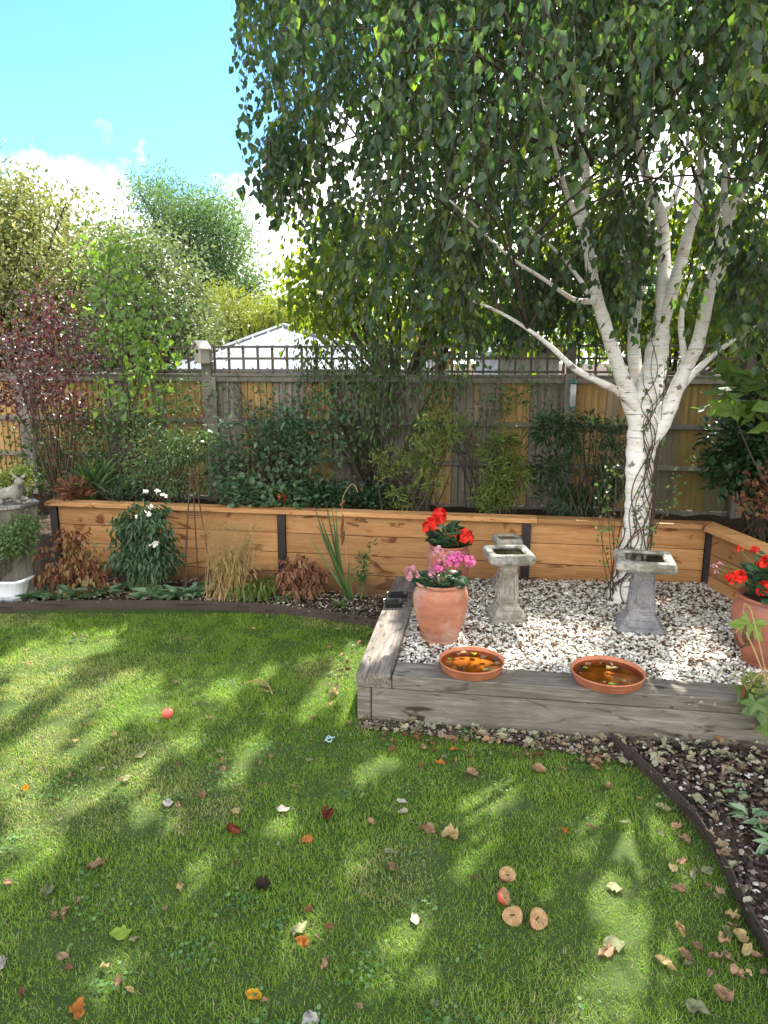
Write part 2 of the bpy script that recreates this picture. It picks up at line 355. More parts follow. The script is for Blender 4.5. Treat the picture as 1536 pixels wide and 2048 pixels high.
def flat(name, c, tr=.25, var=.35, rough=.55):
    if name.endswith('_leaf'): return leafmat(name, [tuple(x * (1 - var) for x in c), c, tuple(min(1, x * (1 + var * .6)) for x in c)], tr, .75, .15, (1.1, 1, .8), 3.5, 1.3, (.34, .26, .2))
    return leafmat(name, [tuple(x * (1 - var) for x in c), c, tuple(min(1, x * (1 + var * .6)) for x in c)], tr, rough, .3, (1.1, 1, .8))
M['red'] = flat('scarlet_petals', (.80, .035, .018)); M['pink'] = flat('pink_petals', (.72, .16, .40)); M['palepink'] = flat('faded_pink_petals', (.62, .30, .38))
M['white_petal'] = flat('white_petals', (.85, .85, .82), .2, .1); M['orange'] = flat('orange_petals', (.75, .12, .02))
M['l_yellow'] = flat('yellow_leaf', (.78, .46, .04), .1, .15); M['l_cream'] = flat('cream_leaf', (.62, .52, .26), .1, .2)
M['l_orange'] = flat('orange_leaf', (.62, .26, .06), .1, .2); M['l_red'] = flat('red_brown_leaf', (.28, .075, .045), .1, .3)
M['l_brown'] = flat('brown_leaf', (.25, .14, .08), .1, .35); M['l_tan'] = flat('tan_leaf', (.46, .32, .20), .1, .3)
M['l_white'] = flat('silvery_leaf', (.60, .60, .54), .1, .12); M['l_green'] = flat('pale_green_leaf', (.33, .37, .20), .1, .2)
M['l_lime'] = flat('lime_green_leaf', (.30, .48, .07), .1, .2); M['l_dark'] = flat('dark_leaf', (.05, .04, .03), .1, .4)
M['apple_skin'] = simple('red_apple_skin', (.55, .05, .055), .3, 0, .5, .35, 12, c2=(.60, .22, .12))
M['apple_flesh'] = simple('browned_apple_flesh', (.62, .42, .21), .6, 0, .4, .35, 55, 1.0, c2=(.36, .19, .08))
M['core'] = simple('apple_core_brown', (.09, .035, .02), .7)
M['rope'] = simple('blue_white_cord', (.42, .60, .68), .6)
def grassmat():
    m, nt = newmat('grass_blades'); t = tintn(nt)
    c = ramp(nt, t, [(0, (.085, .180, .018)), (.35, (.155, .285, .028)), (.6, (.25, .385, .05)), (.8, (.30, .36, .10)), (1, (.46, .40, .23))])
    a = bsdf(nt, c, .5, spec=.3); tr = nn(nt, 'ShaderNodeBsdfTranslucent', {0: mixc(nt, 1, c, (1.5, 1.5, .5), 'MULTIPLY')}).outputs[0]
    finish(nt, nn(nt, 'ShaderNodeMixShader', {0: .45, 1: a, 2: tr}).outputs[0]); return m
M['grass'] = grassmat()
def lawnmat():
    m, nt = newmat('lawn_turf'); v = obj_vec(nt); n = noise(nt, v, 3, 6, .6); n2 = noise(nt, v, 70, 5, .7)
    c = ramp(nt, n, [(.35, (.05, .10, .02)), (.7, (.10, .13, .045))]); c = mixc(nt, mth(nt, 'MULTIPLY', n2, .8), c, (.035, .045, .015))
    finish(nt, bsdf(nt, c, .95, bump(nt, n2, .8, .02), .1)); return m
M['lawn'] = lawnmat()
def pebmat(name, stops, rough=.8):
    m, nt = newmat(name); t = tintn(nt); c = ramp(nt, t, stops)
    n = noise(nt, obj_vec(nt), 160, 3, .7); c = mixc(nt, mth(nt, 'MULTIPLY', n, .5), c, mixc(nt, 1, c, (.6, .57, .5), 'MULTIPLY'))
    finish(nt, bsdf(nt, c, rough, bump(nt, n, .3, .003), .3)); return m
M['gravel'] = pebmat('pale_pebbles', [(0, (.07, .055, .045)), (.12, (.20, .15, .11)), (.26, (.36, .32, .27)), (.45, (.58, .54, .47)), (.75, (.74, .72, .67)), (1, (.84, .83, .80))])
M['gravel_bed'] = simple('gritty_gravel_bed', (.15, .12, .09), .95, 0, .1, .6, 60, .8)
M['mulch'] = pebmat('bark_chips', [(0, (.02, .014, .012)), (.5, (.055, .035, .028)), (.8, (.13, .09, .07)), (.93, (.30, .25, .21)), (1, (.55, .52, .48))])
M['chips'] = pebmat('soil_and_stone_chips', [(0, (.035, .025, .02)), (.4, (.11, .08, .06)), (.7, (.28, .23, .18)), (1, (.60, .57, .50))])

def proj(p):
    d = p - np.array([0, 0, EYE]); f = d[:, 1] * cos(TH) - d[:, 2] * sin(TH); u = d[:, 1] * sin(TH) + d[:, 2] * cos(TH)
    return 768 + F * d[:, 0] / f, 1024 - F * u / f
# openings in the leaf cover, given as the sunny spots they leave on lawn and gravel (photo px line, half width)
SPOTS = [(20,1323,75,1303,16),(114,1303,218,1279,12),(40,1358,80,1343,16),(10,1412,55,1392,14),(84,1477,144,1407,20),(0,1526,84,1482,18),(183,1402,267,1358,17),(110,1356,118,1352,12),(238,1412,267,1402,12),(277,1437,317,1417,12),
 (300,1377,305,1370,10),(426,1383,465,1368,12),(526,1347,534,1343,12),(610,1413,618,1410,12),(346,1487,386,1477,13),(134,1507,188,1477,11),(0,1590,70,1562,18),(238,1566,297,1526,13),(475,1506,515,1487,14),(718,1546,780,1520,14),(0,1690,60,1655,18),
 (650,1390,690,1330,16),(690,1310,700,1290,12),(10,1765,20,1750,18),(30,1675,50,1620,18),(130,1597,170,1588,14),(270,1625,300,1610,16),(560,1650,570,1630,18),(390,1748,400,1730,20),(185,1975,240,1930,26),(600,1852,620,1838,18),(750,1940,775,1880,20),
 (768,2030,800,1880,28),(800,1880,840,1830,22),(933,1612,1028,1570,18),(920,1735,928,1722,16),(1176,1975,1190,2048,34),(1193,1795,1218,1750,20),(1258,1685,1300,1668,24),(1268,1860,1320,1940,40),(1256,1618,1260,1600,16),(1368,1685,1393,1725,18),
 (1380,1765,1386,1755,14),(986,1680,990,1670,12),(1200,1640,1206,1628,14),(1158,1665,1160,1655,13),(1090,1785,1096,1775,12),(1278,1990,1318,2045,34),(860,1990,880,1950,16),(560,1900,640,1870,10),(330,1650,345,1640,10),(700,1720,720,1700,12),(95,1700,110,1690,12),(450,1560,470,1550,10)]
DSPOTS = [(745,1235,765,1300,22),(720,1330,750,1326,12),(985,1268,1190,1290,24),(1060,1310,1180,1318,14),(1320,1328,1440,1332,17),(1395,1275,1420,1280,12),(1295,1368,1360,1384,14),(1015,1345,1032,1343,9),(905,1325,975,1335,18),(1185,1345,1255,1350,18),(860,1305,900,1300,9),(830,1330,850,1325,8),(1290,1190,1330,1196,10),(1120,1180,1150,1184,8)]
ZG = .245
SHIFT = SUNV[:2] / SUNV[2]
def lit(q):
    r = np.zeros(len(q), bool)
    for zz, L in ((0.02, SPOTS), (ZG, DSPOTS)):
        g = q[:, :2] - SHIFT * (q[:, 2:3] - zz); front = g[:, 1] > .9
        u, v_ = proj(np.column_stack([g, np.full(len(g), zz)]))
        mg = .034 / np.maximum((g[:, 1] * cos(TH) + (EYE - zz) * sin(TH)) / F, 1e-4)
        for x0, y0, x1, y1, w in L:
            dx, dy = x1 - x0, y1 - y0; t_ = np.clip(((u - x0) * dx + (v_ - y0) * dy) / (dx * dx + dy * dy), 0, 1)
            r |= (np.hypot(u - x0 - t_ * dx, v_ - y0 - t_ * dy) < w * .85 + mg) & front
    return r

# ------------------------------------------------------------------ leaf templates (Y = length, X = width, Z = up)
def T_leaf(w=.72, fold=.12, bend=.12):
    V = [(0, 0, 0), (-w / 2, .36, fold), (-w * .30, .72, fold * .5 - bend * .6), (0, 1, -bend), (w * .30, .72, fold * .5 - bend * .6), (w / 2, .36, fold)]
    return V, [(0, 5, 4, 3), (0, 3, 2, 1)], []
def T_lance(w=.24, bend=.3):
    V = [(0, 0, 0), (-w / 2, .35, .02), (-w * .4, .7, -bend * .35), (0, 1, -bend), (w * .4, .7, -bend * .35), (w / 2, .35, .02)]
    return V, [(0, 5, 4, 3), (0, 3, 2, 1)], []
def T_round(n=9, cup=.18, lobes=0.08):
    V = [(0, .5, 0)] + [(.5 * (1 + lobes * cos(4.5 * a * 2)) * sin(a), .5 - .5 * cos(a) * (1 + lobes * sin(7 * a)), cup * (.5 + .5 * cos(3 * a + 1))) for a in np.arange(n) * 2 * pi / n]
    return V, [], [(0, 1 + i, 1 + (i + 1) % n) for i in range(n)]
def T_palm():
    V = [(0, .25, 0)]; m = 20
    for i in range(m):
        a = -pi * .86 + 2 * pi * .86 * i / (m - 1); r = (.75 if i % 4 == 2 else .52 if i % 2 else .38) * (1 if abs(a) < 2 else .75)
        V.append((r * sin(a), .25 + r * cos(a), -.08 + .12 * cos(a * 3)))
    return V, [], [(0, i + 2, i + 1) for i in range(m - 1)]
def T_blade():
    return [(-.5, 0, 0), (.5, 0, 0), (.38, .55, .10), (-.38, .55, .10), (0, 1, .34)], [(0, 1, 2, 3)], [(3, 2, 4)]
LEAF, LANCE, ROUND, PALM = T_leaf(), T_lance(), T_round(), T_palm()
def icosa():
    t = (1 + 5 ** .5) / 2
    V = nrm(np.array([(-1, t, 0), (1, t, 0), (-1, -t, 0), (1, -t, 0), (0, -1, t), (0, 1, t), (0, -1, -t), (0, 1, -t), (t, 0, -1), (t, 0, 1), (-t, 0, -1), (-t, 0, 1)], float))
    Fc = [(0, 11, 5), (0, 5, 1), (0, 1, 7), (0, 7, 10), (0, 10, 11), (1, 5, 9), (5, 11, 4), (11, 10, 2), (10, 7, 6), (7, 1, 8), (3, 9, 4), (3, 4, 2), (3, 2, 6), (3, 6, 8), (3, 8, 9), (4, 9, 5), (2, 4, 11), (6, 2, 10), (8, 6, 7), (9, 8, 1)]
    return V * .5, [], Fc
ICO = icosa()
def rvec(n, rg=RG): return nrm(rg.normal(size=(n, 3)))

def cloud_leaves(mb, blobs, clumps, per, size, spread, tpl=LEAF, style='mix', rg=RG, tint=None, shell=.45, flatz=.8, gaps=False):
    """leaf clumps through the volume of ellipsoids; blobs: (centre, radii, weight)"""
    w = np.array([b[2] if len(b) > 2 else np.prod(b[1]) ** (2 / 3) for b in blobs]); w = w / w.sum()
    idx = rg.choice(len(blobs), clumps, p=w)
    C = np.array([b[0] for b in blobs])[idx]; R = np.array([b[1] for b in blobs])[idx]
    d = rvec(clumps, rg); r = rg.random(clumps) ** shell
    cc = C + d * R * r[:, None]
    pos = np.repeat(cc, per, 0) + rg.normal(size=(clumps * per, 3)) * spread * np.array([1, 1, flatz])
    out = np.repeat(d, per, 0); n = len(pos); rn = rvec(n, rg)
    if style == 'droop': Y = out * .35 + rn * .55 + np.array([0, 0, -.8]); Z = rn + rvec(n, rg) * .6 + np.array([0, -.2, .35])
    elif style == 'up': Y = out * .6 + rn * .5 + np.array([0, 0, .7]); Z = rvec(n, rg) + np.array([0, 0, .8])
    elif style == 'flat': Y = out * .6 + rn * .6 * np.array([1, 1, .3]); Z = rvec(n, rg) * .35 + np.array([0, 0, 1])
    else: Y = out * .4 + rn; Z = rvec(n, rg) * .9 + np.array([0, 0, .6])
    sz = size * rg.uniform(.6, 1.25, n)
    ct = np.repeat(rg.random(clumps), per) * .55 + rg.random(n) * .45
    if tint: ct = tint[0] + ct * (tint[1] - tint[0])
    if gaps is not False:
        k = ~lit(pos + gaps); pos, Y, Z, sz, ct = pos[k], Y[k], Z[k], sz[k], ct[k]
    mb.scatter(tpl, pos, Y, Z, sz, ct); return cc
def px_blob(cx, cy, Y, rx, ry, rd, w=None):
    c = P(cx, cy, Y); s = sc(c); b = (c, np.array([rx * s, rd, ry * s]))
    return b if w is None else (*b, w)
def stems_to(mb, base, tips, r0, r1, k=7, sag=.15, rg=RG, sides=5):
    t = np.linspace(0, 1, k); n = len(tips); base = np.broadcast_to(base, (n, 3))
    mid = base * .5 + tips * .5 + rg.normal(size=(n, 3)) * sag * np.linalg.norm(tips - base, axis=1)[:, None] * .5
    p = ((1 - t) ** 2)[None, :, None] * base[:, None] + (2 * t * (1 - t))[None, :, None] * mid[:, None] + (t ** 2)[None, :, None] * tips[:, None]
    mb.tubes(p, (r0 + (r1 - r0) * t)[None].repeat(n, 0), sides, .5, cap=False)
def shrub(name, label, cat, base, blobs, clumps, per, size, spread, leaf, tpl=LEAF, style='mix', stem='bark', nst=12, sr=(.012, .004), bspread=.06, group=None, seed=1, tint=None, shell=.45, tree=False, fname='foliage', **kw):
    rg = np.random.default_rng(seed); base = np.asarray(base, float); root = thing(name, label, cat, base, group=group)
    mb = MB(); bl = [(b[0] - base, *b[1:]) for b in blobs]
    cc = cloud_leaves(mb, bl, clumps, per, size, spread, tpl, style, rg, tint, shell, gaps=base, **kw)
    mb.build(fname, M[leaf], root)
    if nst:
        sb = MB(); tips = cc[rg.choice(len(cc), nst)]
        if tree:
            top = np.mean([b[0] for b in bl], 0); fork = top * np.array([.6, .6, .55])
            sb.tubes(smooth([(0, 0, 0), fork * .5 + rg.normal(size=3) * .03, fork], 4), np.linspace(sr[0] * 2.2, sr[0] * 1.4, 9)[None], 8)
            stems_to(sb, fork, tips, sr[0] * 1.3, sr[1], rg=rg)
        else:
            b0 = rg.normal(size=(nst, 3)) * np.array([bspread, bspread, 0]); stems_to(sb, b0, tips, sr[0], sr[1], rg=rg)
        sb.build('trunk' if tree else 'stem', M[stem], root, shade=True)
    return root

exec_parts = []
# ------------------------------------------------------------------ ground sheets
def sheet(name, x0, x1, y0, y1, z, mat, nx=2, ny=2, amp=0.0, poly=None, seed=3):
    xs, ys = np.linspace(x0, x1, nx), np.linspace(y0, y1, ny); X, Y = np.meshgrid(xs, ys)
    Z = z + amp * (vnoise(X.ravel() + 50, Y.ravel() + 50, 5, seed) - .5) + amp * .6 * (vnoise(X.ravel() + 50, Y.ravel() + 50, 17, seed + 1) - .5)
    V = np.stack([X.ravel(), Y.ravel(), Z], 1); i = np.arange(nx * ny).reshape(ny, nx)
    Q = np.stack([i[:-1, :-1], i[:-1, 1:], i[1:, 1:], i[1:, :-1]], -1).reshape(-1, 4)
    if poly is not None:
        c = V[Q].mean(1); Q = Q[inpoly(c[:, 0], c[:, 1], poly)]
    m = MB(); m.add(V, Q); return struct(m.build(name, M[mat], shade=True))
sheet('ground', -400, 400, -400, 400, -.03, 'soilmat')
ZT, ZG = .284, .245
CAPZ = .735
# wall frame: front top edge of the capping
w0, w1 = G(100, 1004, CAPZ), G(1385, 1049, CAPZ)
WA = atan2(w1[1] - w0[1], w1[0] - w0[0]); WL = float(np.linalg.norm(w1[:2] - w0[:2]))
def wl(p):   # world -> wall-local x,y
    d = np.asarray(p)[:2] - w0[:2]; return d[0] * cos(WA) + d[1] * sin(WA), -d[0] * sin(WA) + d[1] * cos(WA)
def lw(x, y, z=0.0): return np.array([w0[0] + x * cos(WA) - y * sin(WA), w0[1] + x * sin(WA) + y * cos(WA), z])
EL = [(-900, 1240), (-300, 1222), (0, 1207), (150, 1202), (400, 1203), (560, 1212), (700, 1230), (757, 1243)]
EDGE_L = smooth([G(x, y, .07) for x, y in EL], 6)
ER = [(1219, 1468), (1300, 1535), (1370, 1605), (1420, 1672), (1460, 1742), (1500, 1822), (1545, 1905), (1620, 2080), (1700, 2300)]
EDGE_R = smooth([G(x, y, .06) for x, y in ER], 6)
F0, F1 = G(712, 1347, ZT), G(1469, 1400, ZT)
FA = atan2(F1[1] - F0[1], F1[0] - F0[0])
L0, L1 = F0, G(792, 1151, ZT)
fdir = np.array([cos(FA), sin(FA)]); ldir = nrm((L1 - L0)[:2])
far = (F0[:2] + fdir * 4.5)
LAWN = [tuple(p[:2]) for p in EDGE_L] + [tuple(F0[:2] + np.array([0, .0]))] + [tuple(EDGE_R[0][:2])] + [tuple(p[:2]) for p in EDGE_R] + [(3.2, .5), (-6, .5)]
LAWN_S = [tuple(p[:2]) for p in EDGE_L] + [tuple(F0[:2] + fdir * .3 + ldir * 1.2), tuple(F0[:2] + fdir * .3 + ldir * .25), tuple(EDGE_R[0][:2] + ldir * .3 + fdir * .05)] + [tuple(p[:2]) for p in EDGE_R] + [(3.2, .5), (-6, .5)]
sheet('lawn', -6.5, 3.5, .4, 5.8, 0.0, 'lawn', 320, 180, .012, LAWN_S)
BORDER = [tuple(p[:2]) for p in EDGE_L] + [tuple(L0[:2] + ldir * .75 + np.array([.03, 0])), tuple(L1[:2] + ldir * .1 + np.array([.05, 0])), tuple(lw(-.1, .1)[:2]), tuple(lw(-6, .3)[:2])]
sheet('border_soil', -9, 1, 3, 9, .045, 'soilmat', 220, 140, .03, BORDER)
DECK = [tuple((F0[:2] + fdir * .1 + ldir * .05)), tuple(F0[:2] + fdir * 3.4 + ldir * .05), tuple(lw(WL + .5, .08)[:2]), tuple(L1[:2] + fdir * .12 + ldir * .05)]
sheet('gravel_bed', -.5, 4.5, 3.2, 6.5, ZG - .012, 'gravel_bed', 100, 70, .015, DECK)
RBED = [tuple(p[:2]) for p in EDGE_R] + [(6, .5), (6, 3.6), tuple(F0[:2] + fdir * 5), tuple(EDGE_R[0][:2])]
sheet('bed_soil', 1, 6, .4, 4.2, .035, 'soilmat', 160, 120, .03, RBED)
FD = 1.12      # fence stands this far behind the wall front
sheet('raised_bed_soil', -8, 6, 4.5, 9, CAPZ - .15, 'soilmat', 180, 90, .04, [tuple(lw(-1.2, .1)[:2]), tuple(lw(WL + .28, .1)[:2]), tuple(lw(WL + 2.2, -2.5)[:2]), tuple(lw(WL + 4, .1)[:2]), tuple(lw(WL + 4, FD)[:2]), tuple(lw(-1.2, FD)[:2])])

# grass
def grass():
    n = 700000; rg = np.random.default_rng(11)
    x = rg.uniform(-4.2, 3.0, n); y = rg.uniform(1.15, 5.4, n)
    ax = np.abs(x) / (y + .0); keep = inpoly(x, y, LAWN) & (ax < .75 + .3 / y)
    dens = np.clip(1.25 - (y - 1.6) * .12, .55, 1)
    # bare, littered strip before the sleepers and near the steel edging
    dd = (x - F0[0]) * -sin(FA) + (y - F0[1]) * cos(FA); along = (x - F0[0]) * cos(FA) + (y - F0[1]) * sin(FA)
    bare = np.clip((dd + .22) / .16, 0, 1) * (along > -.02) * np.clip(.45 + along * .8, 0, 1)
    bn = vnoise(x + 9, y + 9, 2.1, 5); bn2 = vnoise(x + 9, y + 9, 9, 6)
    dens = dens * (1 - .985 * bare * np.clip(.55 + bn2, 0, 1)) * np.clip(.55 + bn2 * .9, .4, 1)
    keep &= rg.random(n) < dens; x, y = x[keep], y[keep]; bn, bn2 = bn[keep], bn2[keep]; n = len(x)
    a = rg.uniform(0, 2 * pi, n) + vnoise(x, y, 3, 8) * 3
    lean = rg.uniform(.15, 1.1, n)
    Y = np.stack([np.cos(a) * lean, np.sin(a) * lean, np.ones(n)], 1)
    Z = np.stack([np.cos(a), np.sin(a), rg.uniform(-.2, .4, n)], 1)
    h = rg.uniform(.010, .030, n) * (.75 + .5 * bn2) * (1.15 - .35 * bn) * (1 + .15 * (y > 3.5)); w = rg.uniform(.0014, .0026, n) * (1 + .12 * (y - 1.5))
    dry = np.clip((bn - .5) * 2.2, 0, .5) * (rg.random(n) < .5) + np.where(rg.random(n) < .07, .6, 0)
    t = np.clip(.12 + .38 * rg.random(n) + .22 * bn2 + dry, 0, 1)
    mb = MB(); mb.scatter(T_blade(), np.stack([x, y, np.full(n, -.002)], 1), Y, Z, np.stack([w, h, h], 1), t)
    struct(mb.build('grass', M['grass']), 'stuff', 'short mown green grass of the lawn')
grass()

def clover():
    rg = np.random.default_rng(19); c = np.stack([rg.uniform(-3.2, 2.0, 150), rg.uniform(1.4, 4.6, 150)], 1); ix = rg.integers(0, 150, 4200)
    p = c[ix] + rg.normal(size=(4200, 2)) * rg.uniform(.02, .07, (4200, 1)); k = inpoly(p[:, 0], p[:, 1], LAWN); p = p[k]; n = len(p)
    m = MB(); m.scatter(T_round(7, .1), np.column_stack([p, rg.uniform(.008, .026, n)]), rvec(n, rg) * [1, 1, .3], np.array([0, 0, 1.]) + rg.normal(size=(n, 3)) * .3, rg.uniform(.008, .017, n), rg.random(n))
    struct(m.build('clover', M['clover']), 'stuff', 'clover and small weeds growing through the lawn')
M['clover'] = leafmat('clover_leaves', [(.05, .12, .035), (.10, .20, .06), (.17, .28, .10)], .3, .6, .2)
clover()
def pebbles(name, mat, poly, n, z, smin, smax, seed, label, fl=.55, jz=.012, tpow=1.0, dens=None, xr=None):
    rg = np.random.default_rng(seed); pl = np.array([p[:2] for p in poly]); lo, hi = pl.min(0), pl.max(0)
    if xr: lo, hi = np.maximum(lo, xr[0]), np.minimum(hi, xr[1])
    x = rg.uniform(lo[0], hi[0], n * 3); y = rg.uniform(lo[1], hi[1], n * 3); k = inpoly(x, y, poly)
    if dens is not None: k &= rg.random(len(x)) < dens(x, y)
    x, y = x[k][:n], y[k][:n]; n = len(x)
    s = rg.uniform(smin, smax, n); sx = np.stack([s * rg.uniform(.55, 1, n), s * rg.uniform(.8, 1.3, n), s * rg.uniform(fl * .6, fl * 1.2, n)], 1)
    a = rg.uniform(0, 2 * pi, n); Y = np.stack([np.cos(a), np.sin(a), rg.normal(size=n) * .3], 1); Z = rvec(n, rg) * .5 + np.array([0, 0, 1])
    mb = MB(); mb.scatter(ICO, np.stack([x, y, z + rg.uniform(-.3, 1, n) * jz], 1), Y, Z, sx, rg.random(n) ** tpow)
    return struct(mb.build(name, M[mat]), 'stuff', label)
def deckdens(x, y): return np.where(x < 3.4, 1, .0)
pebbles('gravel', 'gravel', DECK, 32000, ZG, .012, .030, 21, 'pale stone gravel filling the raised area', tpow=.78, dens=deckdens, jz=.014)
pebbles('bark_mulch', 'mulch', RBED, 15000, .045, .010, .034, 22, 'dark bark mulch and stone chips in the border', .35, .02, 1.0, xr=((1, 1.2), (3.2, 4)))
pebbles('soil_chips', 'chips', BORDER, 9000, .055, .008, .026, 23, 'soil crumbs and stone chips of the back border', .4, .02, 1.1, xr=((-4.2, 3), (.3, 7)), dens=lambda x, y: np.where(x > -1.6, 1, .35))

def strip(d0, d1, a0, a1): 
    nf = np.array([-sin(FA), cos(FA)]); return [tuple(F0[:2] + fdir * a + nf * d) for a, d in ((a0, 0), (a1 + .05, 0), (a1, d1), ((a0 + a1) / 2, d0 * 1.2), (a0, d0))]
pebbles('soil_crumbs', 'mulch', strip(-.10, -.23, .03, 1.52), 4200, .006, .008, .026, 24, 'dark crumbly soil and debris along the foot of the sleepers', .4, .008, 1.2)
# ------------------------------------------------------------------ steel edgings
def ribbon(name, label, path, h, th=.006):
    p = np.array(path); d = np.gradient(p[:, :2], axis=0); nml = nrm(np.stack([-d[:, 1], d[:, 0]], 1)); m = MB()
    o = p[0].copy(); o[2] = 0
    rings = [[(*(q[:2] - o[:2]), z0 - 0) for q, z0 in ((a, -.05), (a, h), (b, h), (b, -.05))] for a, b in zip(p, p[:, :2] + nml * th)]
    m.loft(rings); ob = m.build(name, M['steel'], shade=False); ob.location = o
    return tag(ob, label, 'lawn edging')
ribbon('lawn_edging', 'long curved brown steel edging between the lawn and the back border', EDGE_L, .075)
ribbon('lawn_edging', 'brown steel strip edging the dark mulched border beside the sleepers', EDGE_R, .07)

# ------------------------------------------------------------------ sleepers
t = thing('sleeper_edge', 'weathered grey oak sleepers edging the raised gravel area', 'sleeper edging', (F0[0], F0[1], 0), FA)
lx = (L1 - L0)[:2]; la = atan2(lx[1], lx[0]) - FA; LL = float(np.linalg.norm(lx))
SW = .20
m = MB(); m.box(SW + .004, 4.4, 0.004, SW, .205, ZT); m.build('sleeper', M['sleeper'], t, bevel=.006, label='upper front sleeper lying flat')
m = MB(); m.box(.085, 4.4, .012, .11, -.05, .2); m.build('sleeper', M['sleeper'], t, bevel=.006, label='lower front sleeper standing on edge')
def armobj(name, x0, x1, y0, y1, z0, z1, label):
    m = MB(); m.box(x0, x1, y0, y1, z0, z1); o = m.build(name, M['sleeper'], t, bevel=.006, label=label); o.rotation_euler = (0, 0, la); return o
armobj('sleeper', 0, LL * .62, -SW, 0, .204, ZT + .003, 'left sleeper lying flat from the corner')
armobj('sleeper', LL * .62 + .005, LL - .01, -SW, 0, .204, ZT + .001, 'dark far sleeper lying flat towards the wall')
armobj('sleeper', .09, LL - .01, -.11, -.012, -.05, .2, 'lower left sleeper')
m = MB(); m.box(.004, .08, .008, .10, -.05, .201); m.build('corner_post', M['sleeper'], t, bevel=.005)

# ------------------------------------------------------------------ timber retaining wall
wt_ = thing('retaining_wall', 'long orange-brown timber plank wall with dark steel posts holding the raised bed', 'retaining wall', (w0[0], w0[1], 0), WA)
postpx = [92, 547, 1052, 1396]; PX = []
for q in postpx: PX.append(wl(G(q, 1060, .6))[0])
PX[0] = .0
ends = PX
xs = [(-.06 if i == 0 else PX[i]) for i in range(4)]
hb = [0.0, .17, .345, .52, .695]
for i in range(3):
    m = MB(); a, b = PX[i] + .035, PX[i + 1] - .035
    for k in range(4): m.box(a, b, .055, .10, hb[k] + .002 - (.06 if k == 0 else 0), hb[k + 1] - .003)
    m.build('plank_panel', M['larch'], wt_, bevel=.004)
for i, x in enumerate(PX):
    m = MB(); m.box(x - .035, x + .035, .030, .036, -.05, .694, .5); m.box(x - .033, x + .033, .112, .118, -.05, .694, .5); m.box(x - .003, x + .003, .036, .112, -.05, .694, .5)
    m.build('steel_post', M['post_steel'], wt_)
cuts = [-.06, wl(G(660, 1020, CAPZ))[0], wl(G(1075, 1040, CAPZ))[0], WL + .0]
# the return to the right
R0, R1 = np.array([*wl(G(1409, 1053, CAPZ)), 0]), np.array([*wl(G(1536, 1106, CAPZ)), 0])
rd = nrm((R1 - R0)[:2]); ra = atan2(rd[1], rd[0]); CW = .15
mit = .5 * (pi - 0) 
kx = CW * math.tan(-ra / 2)
for i in range(3):
    m = MB(); a, b = cuts[i] + .001, cuts[i + 1] - .001
    if i == 2:
        b = R0[0]; m.prism([(a, 0), (b, 0), (b + kx, CW), (a, CW)], .697, CAPZ, RG.random())
    else: m.box(a, b, 0, CW, .697, CAPZ)
    m.build('capping', M['larch'], wt_, bevel=.004)
ret = MB(); n_ = np.array([-rd[1], rd[0]]); e_ = R0[:2] + rd * 2.4
ret.prism([tuple(R0[:2] + rd * .002), tuple(e_), tuple(e_ + n_ * CW), (R0[0] + kx + .002, CW)], .697, CAPZ, .7)
ret.build('capping', M['larch'], wt_, bevel=.004)
for lab in (0,):
    m = MB()
    for k in range(4):
        zz0, zz1 = hb[k] + .002 - (.06 if k == 0 else 0), hb[k + 1] - .003
        a_, b_ = .03, 2.4; m.box(a_, b_, .055, .10, zz0, zz1)
    o = m.build('plank_panel', M['larch'], wt_, bevel=.004); o.location = (R0[0], R0[1], 0); o.rotation_euler = (0, 0, ra)

